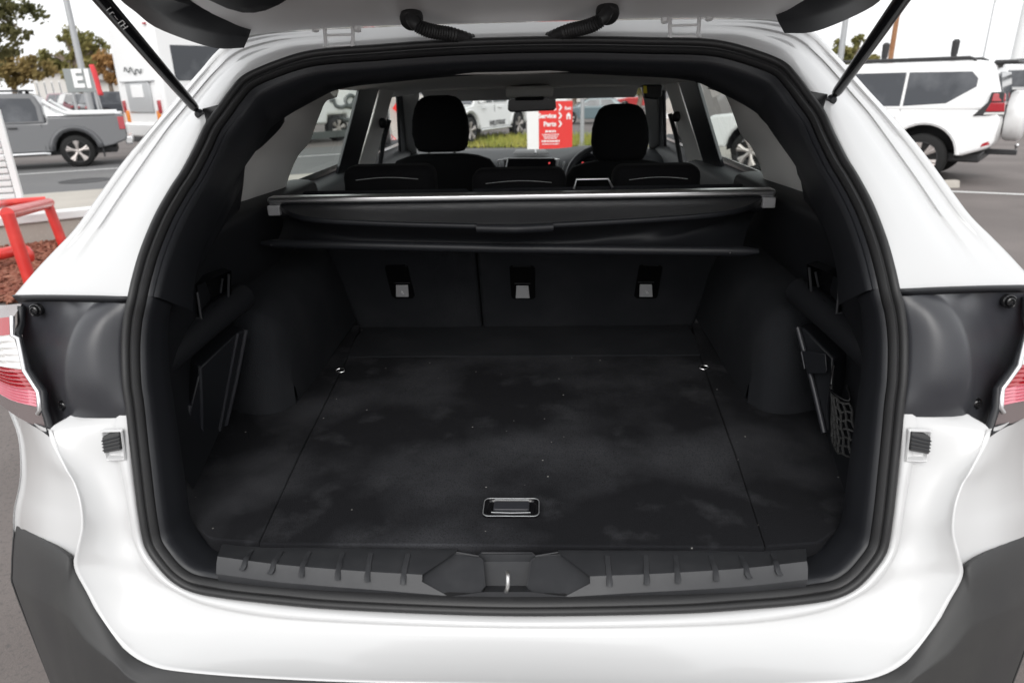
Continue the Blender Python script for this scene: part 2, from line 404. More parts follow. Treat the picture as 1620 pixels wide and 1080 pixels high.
# ------------------------------------------------------------------ trees
def blob_tree(name, label, base, h_tr, clumps, leaf, n, size, group=None, r0=.22, limbs=True):
    base = Vector((base[0], base[1], GZ(base[0], base[1]))); t = empty(name, base, 0, label, 'tree', group)
    cc = sum((c for c, r in clumps), Vector())/len(clumps)
    top = Vector((base[0]*.6+cc.x*.4, base[1]*.6+cc.y*.4, h_tr))
    tr = tube('trunk', [Vector(base), Vector(base).lerp(top, .5)+Vector((.1, 0, 0)), top], [r0, r0*.75, r0*.55], 'bark', t, n=9, k=3)
    if limbs:
        for c, r in clumps: tube('limb', [top, top.lerp(c, .55)+Vector((random.gauss(0, .2), 0, .2)), c+Vector((0, 0, r*.3))], [r0*.5, r0*.28, r0*.08], 'bark', tr, n=6, k=3)
    v = []; f = []; tot = sum(r**2 for c, r in clumps)
    for c, r in clumps:
        sub = [(c+Vector((random.gauss(0, 1), random.gauss(0, 1), random.gauss(0, .8))).normalized()*r*random.uniform(.25, .95), r*random.uniform(.20, .50)) for _ in range(9)]
        for i in range(int(n*r*r/tot)):
            sc_, sr = random.choice(sub)
            d = Vector((random.gauss(0, 1), random.gauss(0, 1), random.gauss(0, .8))).normalized()
            p = sc_+d*sr*random.random()**.55
            s_ = size*random.uniform(.5, 1.2)
            a = Vector((random.gauss(0, 1), random.gauss(0, 1), random.gauss(0, 1))).normalized(); b = a.orthogonal().normalized(); cx_ = a.cross(b)
            o = len(v); v += [p-b*s_, p+cx_*s_*.42, p+b*s_, p-cx_*s_*.42]; f.append((o, o+1, o+2, o+3))
    mesh('crown', v, f, leaf, t, smooth=False, recalc=False)
    return t
def cl_(px, py, y, rpx):
    c = U(px, py, y); return (c, rpx*y/1080/.95)
b0 = U(-120, 300, 17); b0.z = 0
blob_tree('gum_tree', 'tall eucalyptus with dark hanging foliage above the grey pickup', b0, 4.0,
  [cl_(-60, -20, 17, 48), cl_(-25, 5, 17, 34), cl_(12, 8, 17, 28), cl_(40, 12, 16.6, 24), cl_(15, 48, 17, 20), cl_(-20, 55, 17, 36), cl_(40, 55, 17, 10), cl_(-10, 85, 17.5, 26)], 'leaf_dark', 4600, .075, r0=.2)
b0 = U(128, 160, 46); b0.z = 0
blob_tree('broad_gum_tree', 'broad olive-green eucalyptus behind the grey letter sign', b0, 3.2,
  [cl_(118, 72, 46, 24), cl_(92, 92, 46, 24), cl_(140, 78, 46, 24), cl_(74, 90, 46, 12), cl_(152, 92, 46, 20), cl_(160, 74, 46, 12), cl_(112, 104, 46, 26), cl_(100, 62, 46, 10), cl_(140, 60, 46, 11)], 'leaf_green', 4400, .17, r0=.3)
b0 = U(20, 165, 40); b0.z = 0
blob_tree('rusty_tree', 'tan autumn tree behind the cab of the grey pickup', b0, 2.2,
  [cl_(30, 102, 40, 26), cl_(5, 110, 40, 26), cl_(55, 112, 40, 22), cl_(75, 112, 41, 16), cl_(28, 122, 40, 26), cl_(-20, 110, 40, 26)], 'leaf_tan', 4000, .16, r0=.22)
b0 = U(175, 160, 44); b0.z = 0
blob_tree('rust_orange_tree', 'small rust-orange tree beside the white motorhome', b0, 2.4,
  [cl_(172, 100, 44, 18), cl_(160, 108, 44, 14), cl_(185, 104, 44, 14), cl_(176, 118, 44, 16), cl_(190, 120, 44, 12)], 'leaf_rust', 2500, .16, r0=.2)
b0 = U(1345, 150, 52); b0.z = 0
blob_tree('distant_gum', 'distant olive gum tree behind the pale lamp post', b0, 2.6,
  [cl_(1325, 82, 52, 16), cl_(1350, 84, 52, 16), cl_(1356, 64, 52, 11), cl_(1372, 92, 52, 14), cl_(1340, 92, 52, 16)], 'leaf_green', 2600, .19, r0=.25)
b0 = U(985, 150, 60); b0.z = 0
for k, (px, lab) in enumerate(((905, 'dark green roadside tree seen through the middle of the windscreen'), (1010, 'dark green roadside tree seen through the driver side of the windscreen'))):
    b0 = U(px, 150, 60); b0.z = 0
    blob_tree('roadside_tree', lab, b0, 1.6, [cl_(px-25, 132, 60, 20), cl_(px, 128, 60, 24), cl_(px+28, 132, 60, 22), cl_(px+45, 138, 60, 16)], 'leaf_green', 2600, .35, r0=.25)
# ================================================================== THE CAR (rear opening faces the camera)
CO = Vector((0, 3.1, 0))
car = empty('estate_car', CO, 0, 'white estate car with its tailgate raised and the empty black cargo bay open', 'car')
SEALPX = [(815, 969, .828), (667, 965, .831), (520, 958, .840), (430, 950, .850), (356, 942, .858), (311, 934, .866), (279, 918, .872), (253, 892, .880), (233, 860, .893), (223.5, 814, .905),
 (214, 740, .927), (207, 683, .944), (202, 641, .955), (197, 605, .965), (195, 548, .985), (198, 504, .998), (205, 470, 1.008), (212.6, 436, 1.028), (225, 394, 1.06), (246, 343, 1.11), (270, 300, 1.16),
 (288, 272, 1.195), (308.5, 233, 1.24), (324, 200, 1.275), (345, 170, 1.305), (363, 145, 1.327), (384, 122, 1.35), (420, 104, 1.372), (471, 86, 1.393), (515, 78, 1.402), (587, 72.6, 1.41), (691, 65, 1.42), (812, 60, 1.425)]
half = UL(SEALPX); half[0].x = 0; half[-1].x = 0
NH = len(half)
loop = half + [Vector((-p.x, p.y, p.z)) for p in reversed(half[1:-1])]
KS = 6
loop = cr(loop, KS, True); NL = len(loop)
FR = []
for i, p in enumerate(loop):
    t = (loop[(i+1) % NL]-loop[i-1]).normalized()
    d = Vector((0, p.y, 1.10))-p; d = d-t*d.dot(t)
    ii = d.normalized(); n = ii.cross(t).normalized()
    if n.y > 0: n = -n
    FR.append((p, ii, n))
def off(i, a, b): p, ii, n = FR[i % NL]; return p+ii*a+n*b
def ring(name, prof, m, i0=None, i1=None, parent=car, asm=60):
    if i0 is None:
        v = [off(i, a, b) for (a, b) in prof for i in range(NL)]; f = gridfaces(len(prof), NL, True)
    else:
        idx = list(range(i0, i1+1)); v = [off(i, a, b) for (a, b) in prof for i in idx]; f = gridfaces(len(prof), len(idx))
    return mesh(name, v, f, m, parent, asm=asm)
ring('weatherstrip', [(-.001, -.014), (-.002, .001), (.001, .008), (.006, .0105), (.0105, .008), (.0125, .002), (.0140, .002), (.0155, .007), (.020, .0095), (.0245, .006), (.026, -.002), (.026, -.02)], 'rubber')
TP = [(.0262, -.02), (.0265, -.003), (.028, -.0005), (.0315, -.002), (.0345, -.007), (.0355, -.018), (.036, -.04), (.035, -.058), (.027, -.08)]
def seg_rng(a, b): return int(round(a*KS)), int(round(b*KS))
def trim_seg(name, a, b, m='black', prof=TP):
    i0, i1 = seg_rng(a, b); o = ring(name, prof, m, i0, i1)
    j0, j1 = NL-i1, NL-i0
    o2 = ring(name, prof, m, j0, j1); return o, o2
trim_seg('lower_side_trim', 4.2, 16.1)
TD = [(.0262, -.02), (.0265, -.003), (.028, -.0005), (.034, -.002), (.0352, -.006), (.0365, -.002), (.041, -.005), (.043, -.014), (.045, -.05), (.046, -.09), (.040, -.13)]
TU = [(.0262, -.02), (.0265, -.003), (.028, 0), (.034, -.001), (.0355, -.0015), (.037, -.0015), (.043, -.006), (.050, -.018), (.058, -.045), (.063, -.08), (.060, -.13)]
def garnish(flip):
    i0, i1 = seg_rng(16.15, 26.45); v = []
    for (a0, b0), (a1, b1) in zip(TD, TU):
        for i in range(i0, i1+1):
            t = min(1, max(0, (i/KS-20)/5.5)); t = t*t*(3-2*t)
            v.append(off(NL-i if flip else i, a0+(a1-a0)*t, b0+(b1-b0)*t))
    mesh('pillar_garnish', v, gridfaces(len(TD), i1-i0+1), 'black', car, asm=60)
garnish(False); garnish(True)
i0, _ = seg_rng(26.5, 0)
ring('upper_opening_trim', TU, 'black', i0, NL-i0)
# ---- sill
lo = [(342, 907, .860), (430, 919, .850), (520, 927, .843), (600, 933, .839), (660, 938, .836), (708, 942, .834)]
bv = [(341, 886, .872), (430, 898, .862), (520, 906, .854), (590, 911, .850), (635, 913.5, .8475), (667, 915.5, .8465)]
tp = [(351, 861, .93), (400, 867, .918), (520, 870, .908), (600, 871, .905), (668, 872, .904), (722, 872.5, .9035)]
def halfrail(l):
    return UL(l)
rl, rb, rt = halfrail(lo), halfrail(bv), halfrail(tp)
r0 = [p+Vector((0, .004, -.022)) for p in rl]
rb0 = [p+Vector((0, .001, -.006)) for p in rb]; rb1 = [p+Vector((0, .008, .0015)) for p in rb]
rt1 = [p+Vector((0, .012, -.004)) for p in rt]; rt2 = [p+Vector((0, .016, -.03)) for p in rt]
v, f = loft([r0, rl, rb0, rb1, rt, rt1, rt2], 6)
v, f = merge([(v, f), (mir(v, -1), f)])
sill = mesh('sill_trim', v, f, 'sill', car, asm=28)
rl, rb, rt = rl+mir(rl, -1)[::-1], rb+mir(rb, -1)[::-1], rt+mir(rt, -1)[::-1]
RL, RB, RT = cr(rl, 12), cr(rb, 12), cr(rt, 12)
def atx(rail, x): return min(rail, key=lambda p: abs(p.x-x))
for s in (-1, 1):
    for (bx, tx) in ((379, 398), (424, 447), (478, 492), (533, 540), (582, 590), (637, 645)):
        P0 = U(bx, 912, .85); Pt = U(tx, 872, .905)
        xb, xt = P0.x*(-s), Pt.x*(-s)
        rows = []
        a = atx(RT, xt); b = atx(RB, xb); c = atx(RL, xb)
        pts = [a.lerp(b, .15), a.lerp(b, .5), b+Vector((0, .012, .002)), b+Vector((0, 0, -.004)), b.lerp(c, .40)]
        hw = .0048; vv = []
        nrm = [Vector((0, -.1, 1)), Vector((0, -.1, 1)), Vector((0, -.4, .9)), Vector((0, -.9, .4)), Vector((0, -1, .15))]
        for q, n_ in zip(pts, nrm):
            n_ = n_.normalized()
            for dx, h in ((-hw, -.0005), (-hw*.8, .0026), (hw*.8, .0026), (hw, -.0005)): vv.append(q+Vector((dx, 0, 0))+n_*h)
        mesh('rib', vv, gridfaces(5, 4), 'sill', sill, asm=70)
# striker cover
A, B = U(668, 918, .843), U(722, 872, .903); A2, B2 = U(690, 918, .838), U(734, 876, .893)
def blk(s):
    q = [U(652, 917, .852), U(712, 873.5, .908), U(757, 878.5, .899), U(764, 885, .888), U(768, 927, .851), U(761, 937, .840), U(707, 943.5, .8335)]
    c = U(728, 910, .868)
    q = [Vector((p.x*(-s), p.y, p.z)) for p in q]; c = Vector((c.x*(-s), c.y-.002, c.z+.004))
    q2 = [p.lerp(c, .04)+Vector((0, .001, -.001)) for p in q]
    v = q+q2+[c]; n = len(q)
    f = [(i, (i+1) % n, (i+1) % n+n, i+n) for i in range(n)]+[tuple(range(n, 2*n))]
    return v[:-1], f
vv, ff = merge([blk(-1), blk(1)])
rec = [U(757, 876, .902), U(847, 876, .902), U(841, 888, .90), U(764, 888, .90), U(768, 926, .868), U(838, 926, .868), U(840, 936, .834), U(766, 936, .834), U(707, 943.5, .833), U(900, 943.5, .833)]
ff2 = [(0, 1, 2, 3), (3, 2, 5, 4), (4, 5, 6, 7), (7, 6, 9, 8)]
vv, ff = merge([(vv, ff), (rec, ff2)])
sk = mesh('striker_cover', vv, ff, 'sill', sill, asm=25)
tube('striker', [U(803, 906, .868), U(803, 905, .850), U(803.5, 911, .838), U(803, 928, .831), U(800, 936, .84), U(800, 934, .865)], .0032, 'zinc', sill, n=10, k=4)
tube('recess_edge', [U(722, 873, .901), U(757, 879, .896), U(762, 874, .903), U(842, 874, .903), U(847, 879, .896), U(883, 873, .901)], .0012, 'sill', sill, n=6)

# ---- white body around the opening
A_ = SEALPX[16:]
Apx = [(203.5, 474, 1.007)]+[SEALPX[i] for i in (17, 18, 19, 20, 21, 22, 23, 24, 25, 26, 27, 28, 29, 30, 31, 32)]
Dpx = [(20, 470, 1.115), (56, 428, 1.15), (86, 396, 1.185), (119, 361, 1.215), (152, 315, 1.26), (184, 270, 1.305), (214, 232, 1.345), (240, 201, 1.375), (268, 169, 1.405), (292, 140, 1.43), (318, 110, 1.455), (352, 74, 1.485), (400, 58, 1.48), (455, 51, 1.475), (560, 45, 1.472), (690, 40, 1.47), (812, 36, 1.47)]
FADE = [.0, .25, .8, 1, 1, 1, 1, 1, 1, 1, .9, .6, .3, .1, 0, 0, 0]
SV = [(-.03, .010), (0.02, .003), (.06, -.002), (.20, -.006), (.36, -.003), (.44, -.001), (.475, .003), (.515, .008), (.555, .0095), (.62, .0095), (.655, .008), (.69, .001), (.71, .0), (.79, .004), (.845, .006), (.875, .001), (.905, -.004), (.97, -.004), (1, 0)]
rails = []
for s_, dy in SV:
    rr = []
    for a, d, fd in zip(Apx, Dpx, FADE):
        q = [a[k]+(d[k]-a[k])*s_ for k in range(3)]
        rr.append(U(q[0], q[1], q[2]+dy*fd*1.15))
    rr[-1].x = 0; rails.append(rr)
last = rails[-1]
rails.append([p+Vector((.003, .012, .0)) for p in last]); rails.append([p+Vector((.02, .16, .01)) for p in last])
rails = [r+[Vector((-p.x, p.y, p.z)) for p in reversed(r[:-1])] for r in rails]
v, f = loft(rails, 5)
mesh('rear_body_frame', v, f, 'white', car, asm=80)
S_ = [(203, 657, .951), (207, 683, .944), (214, 740, .927), (219, 780, .915), (223.5, 814, .905), (233, 860, .893), (253, 892, .88), (279, 918, .872), (311, 934, .866), (356, 942, .858), (430, 950, .85), (520, 958, .84), (667, 965, .831), (815, 969, .828)]
T_ = [(112, 657, .957), (79, 684, .925), (101, 737, .90), (117, 765, .89), (127, 800, .875), (129, 835, .862), (122, 868, .85), (119, 897, .842), (138, 935, .83), (175, 1000, .805), (229, 1046, .78), (310, 1063, .763), (520, 1076, .737), (815, 1082, .722)]
rails = []
for s_, dy in [(-.05, .012), (.02, .002), (.05, -.003), (.14, -.005), (.20, -.001), (.23, .003), (.5, .008), (.75, .006), (.93, .002), (.98, .0), (1.01, .001)]:
    rr = []
    for k_, (a, d) in enumerate(zip(S_, T_)):
        fd = .25 if k_ < 2 else 1
        q = [a[k]+(d[k]-a[k])*s_ for k in range(3)]; rr.append(U(q[0], q[1], q[2]+dy*fd))
    rr[-1].x = 0; rails.append(rr+[Vector((-p.x, p.y, p.z)) for p in reversed(rr[:-1])])
v, f = loft(rails, 6, 2)
bump_ = mesh('bumper_skin', v, f, 'white', car, asm=80)
C_in = [(82, 680, .926), (103, 737, .9015), (119, 765, .8915), (129, 800, .8765), (131, 835, .8635), (130, 900, .8515)]
C_m1 = [(62, 673, .943), (82, 725, .914), (98, 762, .904), (106, 800, .889), (105, 835, .876), (96, 900, .858)]
C_m2 = [(40, 660, .985), (58, 706, .948), (66, 752, .933), (66, 790, .920), (62, 820, .908), (62, 885, .886)]
C_out = [(18, 645, 1.07), (34, 688, 1.03), (38, 737, 1.005), (35, 770, .995), (27, 810, .985), (27.5, 860, .982)]
for s in (-1, 1):
    rr = [UL(C_in), UL(C_m1), UL(C_m2), UL(C_out)]
    rr.append([p+Vector((-.002, .04, 0)) for p in rr[-1]]); rr.append([p+Vector((-.0, .5, 0)) for p in rr[-2]])
    rr = [mir(r, -s) for r in rr]
    v, f = loft(rr, 4, 3); mesh('bumper_corner', v, f, 'white', car, asm=80)
# cladding
b_ = [(27.5, 829, .985), (65, 855, .885), (104, 880, .847), (117, 900, .842), (134, 930, .833), (156, 972, .816), (189, 1017, .796), (228, 1047, .781), (310, 1063, .764), (520, 1077, .738), (815, 1083, .723)]
m_ = [(21, 922, .965), (52, 947, .87), (90, 968, .825), (107, 979, .812), (122, 998, .802), (139, 1018, .792), (181, 1051, .772), (215, 1080, .758), (310, 1120, .74), (520, 1140, .71), (815, 1150, .695)]
n_ = [(84, 1085, .95), (100, 1110, .86), (125, 1130, .825), (140, 1150, .812), (155, 1165, .802), (175, 1190, .792), (215, 1215, .772), (255, 1240, .76), (350, 1270, .745), (520, 1300, .72), (815, 1310, .70)]
R3 = [UL(b_), UL(m_), UL(n_)]
for r in R3:
    r[-1].x = 0; r.insert(0, r[0]+Vector((0, .05, 0))); r.insert(0, r[0]+Vector((0, .45, 0)))
e0 = [p+Vector((0, .010, -.002)) for p in R3[0]]; e1 = [p+Vector((0, -.0035, -.0035)) for p in R3[0]]
mid_a = [a.lerp(b, .8)+Vector((0, -.002, 0)) for a, b in zip(R3[0], R3[1])]; mid_b = [a.lerp(b, .1) for a, b in zip(R3[1], R3[2])]
rr = [e0, e1, mid_a, mid_b, R3[2]]
rr = [r+[Vector((-p.x, p.y, p.z)) for p in reversed(r[:-1])] for r in rr]
v, f = loft(rr, 5, 3); mesh('bumper_cladding', v, f, 'cladding', car, asm=80)
# ---- tail lamp recess panels, lamps, screws, buffers
PN = [[(206, 474, 1.012), (200, 504, 1.002), (197, 548, .989), (199, 605, .969), (204, 641, .959), (206, 661, .954)],
      [(196, 474, 1.01), (189, 504, .996), (186, 548, .982), (188, 605, .963), (193, 641, .953), (196, 661, .951)],
      [(172, 475, 1.012), (158, 505, .985), (150, 548, .965), (150, 605, .948), (155, 641, .947), (158, 661, .951)],
      [(152, 475, 1.022), (129, 508, .990), (113, 550, .965), (108, 600, .951), (114, 640, .949), (119, 661, .955)],
      [(144, 474, 1.034), (118, 509, 1.008), (102, 550, .988), (99, 601, .972), (106, 641, .966), (112, 663, .962)],
      [(110, 473, 1.05), (100, 511, 1.04), (90, 550, 1.02), (88, 602, .995), (94, 645, .98), (102, 668, .962)],
      [(85, 472, 1.06), (74, 511, 1.07), (66, 550, 1.05), (72, 602, 1.02), (82, 648, .992), (92, 676, .962)],
      [(28, 471, 1.085), (34, 512, 1.075), (38, 550, 1.055), (52, 602, 1.02), (66, 650, .985), (79, 686, .955)]]
LI = [(33, 481, 1.075), (20, 501, 1.045), (21, 530, 1.03), (38, 586, .985), (62, 621, .96), (64, 647, .95), (78, 683, .935)]
LO = [(-60, 474, 1.22), (-60, 497, 1.2), (-60, 518, 1.19), (-60, 545, 1.17), (-60, 560, 1.16), (-60, 572, 1.155), (-60, 582, 1.15)]
bandm = ['lens_smoke', 'lens_red', 'lens_clear', 'lens_red', 'lens_pink', 'lens_smoke']
for s in (-1, 1):
    rr = [mir(UL(r), -s) for r in PN]
    v, f = loft(rr, 4, 3); pan = mesh('lamp_recess_panel', v, f, 'charcoal', car, asm=80)
    e = [mir([U(206, 470, 1.0), U(140, 468, 1.012), U(80, 467, 1.045), U(20, 467, 1.085)], -s), mir([U(206, 478, 1.004), U(140, 477, 1.018), U(80, 476, 1.052), U(30, 477, 1.083)], -s)]
    v, f = loft(e, 3); mesh('panel_lip', v, f, 'black', pan, solid=.004)
    for (bx, by, d, r) in ((56.5, 490.5, 1.062, .0085), (102, 640.7, .975, .0075)):
        c = U(bx, by, d); c.x *= -s
        scw = lathe('screw', c, (0, -1, .12), [(-.006, r*1.3), (.002, r*1.3), (.0035, r*1.1), (.002, r*.85), (.006, r*.8), (.007, r*.55), (.0045, r*.35)], 'black_gloss', car, 18)
    lamp = None
    for k in range(6):
        ra, rb_ = [], []
        nst = 5 if k in (2, 3, 4) else 1
        a0, a1 = U(*LI[k]), U(*LI[k+1]); c0, c1 = U(*LO[k]), U(*LO[k+1])
        rows = []
        N = nst*4
        for i in range(N+1):
            t = i/N; p = a0.lerp(a1, t); q = c0.lerp(c1, t)
            bmp = (.004*math.sin(t*nst*math.pi*2) if nst > 1 else 0)
            rows.append([p+Vector((0, .003, 0)), p.lerp(q, .25)+Vector((0, -.014+bmp, 0)), p.lerp(q, .6)+Vector((-.0, -.012+bmp, 0)), q])
        rows = [mir(r, -s) for r in rows]
        v = [p for r in rows for p in cr(r, 4)]
        o = mesh('lens' if k else 'tail_lamp', v, gridfaces(len(rows), 13), bandm[k], car if not k else lamp, asm=60)
        if not k: lamp = o
    if lamp: 
        ch = mir(UL([(19, 500, 1.035), (20, 531, 1.022), (29, 536, 1.018), (39, 587, .978), (61, 620, .953), (63, 648, .943), (60, 655, .943)]), -s)
        tube('chrome_edge', ch, .0038, 'silver', lamp, n=8)
        ch = mir(UL([(34, 484, 1.07), (34, 512, 1.06), (28, 530, 1.03), (45, 587, .985), (69, 621, .958), (71, 648, .948), (82, 686, .93), (40, 658, .985), (0, 627, 1.05), (-60, 584, 1.15)]), -s)
        tube('lamp_gasket', ch, .006, 'black', lamp, n=8)
    # rubber buffer in its white socket
    sq = [(160, 679, .935), (194, 678, .937), (200, 728, .922), (168, 729, .918)]
    P = mir(UL(sq), -s); c = sum(P, Vector())/4
    soc = mesh('buffer_socket', P+[p.lerp(c, .12)+Vector((0, -.004, 0)) for p in P]+[p.lerp(c, .28)+Vector((0, .004, 0)) for p in P], gridfaces(3, 4, True)+[(8, 9, 10, 11)], 'white', car, bevel=.0015, asm=30)
    pad = mir(UL([(161, 692, .927), (171, 687, .928), (188, 684, .929), (191, 712, .920), (164, 717, .917)]), -s)
    pd = prism('rubber_buffer', pad, (0, .012, 0), 'cladding', car, bevel=.0012)
    for k in range(4):
        a = pad[0].lerp(pad[4], .2+.2*k); b = pad[2].lerp(pad[3], .2+.2*k)
        tube('pad_rib', [a+Vector((0, -.001, 0)), b+Vector((0, -.001, 0))], .0013, 'black', pd, n=6)

# ---- raised tailgate
GP = [(1.462, 1.60), (1.455, 1.574), (1.44, 1.563), (1.40, 1.566), (1.33, 1.579), (1.25, 1.602), (1.1, 1.662), (.9, 1.735), (.7, 1.80), (.55, 1.845)]
GX = [(0, 0), (.12, 0), (.2, 0), (.24, 0), (.36, -.002), (.45, -.006), (.50, -.010), (.545, -.016), (.585, -.012)]
rr = []
for x, dz in GX:
    row = []
    for k, (y, z) in enumerate(GP):
        rec_ = .014 if (x < .21 and k in (3, 4)) else 0
        row.append(Vector((-x, y-(.10*x*x if k > 4 else .02*x*x), z+dz+rec_)))
    rr.append(row)
full = [mir(r, -1) for r in reversed(rr[1:])]+rr
v, f = loft(full, 4, 2)
gate = mesh('tailgate', v, f, 'white_inner', car, asm=70)
vt_ = [p+Vector((0, .03, .07)) for p in v]
mesh('outer_skin', vt_, f, 'white', gate, asm=70)
rr = []
for x, yf in ((0, 1.14), (.15, 1.15), (.3, 1.20), (.40, 1.262), (.46, 1.25), (.52, 1.12)):
    row = []
    for t in (0, .02, .06, .4, 1):
        y = yf+(.58-yf)*t
        z0 = 1.602+(1.25-y)*.375 if y < 1.25 else 1.602-(y-1.25)*.3
        row.append(Vector((-x, y, z0-(.0 if t == 0 else .012 if t < .05 else .022)-x*.02)))
    rr.append(row)
full = [mir(r, -1) for r in reversed(rr[1:])]+rr
v, f = loft(full, 3, 3); mesh('tailgate_lining', v, f, 'black_soft', gate, asm=70)
for s in (-1, 1):
    lw = [(120, -75, 1.05), (152, -42, 1.1), (190, 0, 1.165), (215, 20, 1.205), (245, 43, 1.25), (300, 65, 1.31), (345, 77, 1.355), (386, 76, 1.39)]
    md = [(165, -70, 1.035), (192, -35, 1.085), (224, -2, 1.145), (250, 20, 1.185), (280, 38, 1.23), (325, 50, 1.29), (360, 56, 1.34), (394, 58, 1.38)]
    up = [(215, -68, 1.05), (240, -40, 1.1), (270, -3, 1.165), (292, 6, 1.205), (320, 15, 1.25), (355, 27, 1.31), (380, 35, 1.355), (399, 41, 1.39)]
    a, b, c = UL(lw), UL(md), UL(up)
    back1 = [p+Vector((-.01, .015, .05)) for p in a]; back2 = [p+Vector((.02, .03, .05)) for p in c]
    rr = [back1, [p+Vector((-.004, .004, .01)) for p in a], a, [p.lerp(q, .9) for p, q in zip(a, b)], [p.lerp(q, .1) for p, q in zip(b, c)], c, back2]
    rr = [mir(r, -s) for r in rr]
    v, f = loft(rr, 4)
    nc = len(v)//7
    f += [tuple(k*nc+nc-1 for k in range(7))]
    mesh('spoiler_end', v, f, 'black_gloss' if False else 'black', gate, asm=40)
    # hinge
    def q(*p): 
        w_ = U(*p); w_.x *= -s; return w_
    hv = [q(491, 41, 1.43), q(575, 40.5, 1.43), q(575, 40.5, 1.445), q(491, 41, 1.445), q(493, 37, 1.425), q(573, 36, 1.425), q(573, 36, 1.44), q(493, 37, 1.44)]
    hg = hexa('hinge', hv, 'white_inner', car, bevel=.001)
    for bx in (499, 566):
        lathe('hinge_bolt', q(bx, 46, 1.425), (0, -.35, -1), [(-.004, .0075), (.004, .0075), (.0045, .0065)], 'white_inner', hg, 6)
    for x0, x1 in ((514, 516), (558, 557)): tube('hinge_arm', [q(x0, 42, 1.43), q(x0+.5, 58, 1.42), q(x1, 76, 1.405)], .0036, 'white_inner', hg, n=8)
    tube('hinge_pin', [q(514, 56, 1.42), q(558, 55, 1.42)], .0022, 'white_inner', hg, n=8)
    tube('hinge_base', [q(511, 74, 1.41), q(562, 72.5, 1.41)], .0036, 'white_inner', hg, n=8)
    # wiring boot
    path = cr([q(650, 27, 1.385), q(655, 36, 1.375), q(668, 45, 1.375), q(690, 51, 1.39), q(715, 55, 1.41), q(748, 66, 1.44)], 12)
    rs = []
    for i in range(len(path)):
        t = i/len(path); rs.append(.0115 if t < .28 else (.0135 if i % 2 else .0108))
    v, f = tubev(path, rs, 14); bt = mesh('wiring_boot', v, f, 'rubber', car, asm=70)
    lathe('grommet', q(651, 30, 1.395), (-.3*s*-1*0, -.75, -.65), [(-.008, .021), (.002, .022), (.008, .020), (.011, .014)], 'rubber', bt, 20)
    # gas strut
    pb_, pt_ = q(311, 174, 1.312), q(150, -13, 1.085)
    ax = (pt_-pb_)
    st = tube('gas_strut', [pb_, pb_+ax*.02, pb_+ax*.05, pb_+ax*.5, pb_+ax, pb_+ax*1.9], [.004, .0075, .0088, .0105, .0118, .0125], 'black_gloss', car, n=18, asm=60)
    lathe('ball_joint', q(316, 180.5, 1.312), (0, -1, 0), [(-.008, .003), (-.007, .007), (0, .0095), (.006, .0075), (.009, .004)], 'black', st, 14)
    if s == -1:
        d = ax.normalized(); mid_ = pb_+ax*.80
        vw = (CP-mid_).normalized(); vw = (vw-d*vw.dot(d)).normalized(); upv = vw.cross(d)
        text('marking', 'LH', .013, 'white_text', st, mid_+vw*.0119, frame(-d, upv*-1 if (upv*-1).z < 0 else upv), ext=.0002)
        text('marking', '|  L —', .009, 'white_text', st, pb_+ax*.88+vw*.0121+upv*.002, frame(-d, upv*-1 if (upv*-1).z < 0 else upv), ext=.0002)
    br = [q(319, 172, 1.30), q(344, 166, 1.30), q(350, 190, 1.29), q(326, 194, 1.285)]
    bk = prism('strut_bracket', br, (0, .02, 0), 'black_gloss', car, bevel=.002)
    prism('strut_bracket_foot', [q(325, 190, 1.283), q(334, 188, 1.283), q(333, 205, 1.273), q(324, 200, 1.273)], (0, .012, 0), 'black', bk, bevel=.0015)
    tube('bracket_stud', [q(317, 180.5, 1.307), q(334, 177, 1.307)], .0032, 'black', bk, n=8)

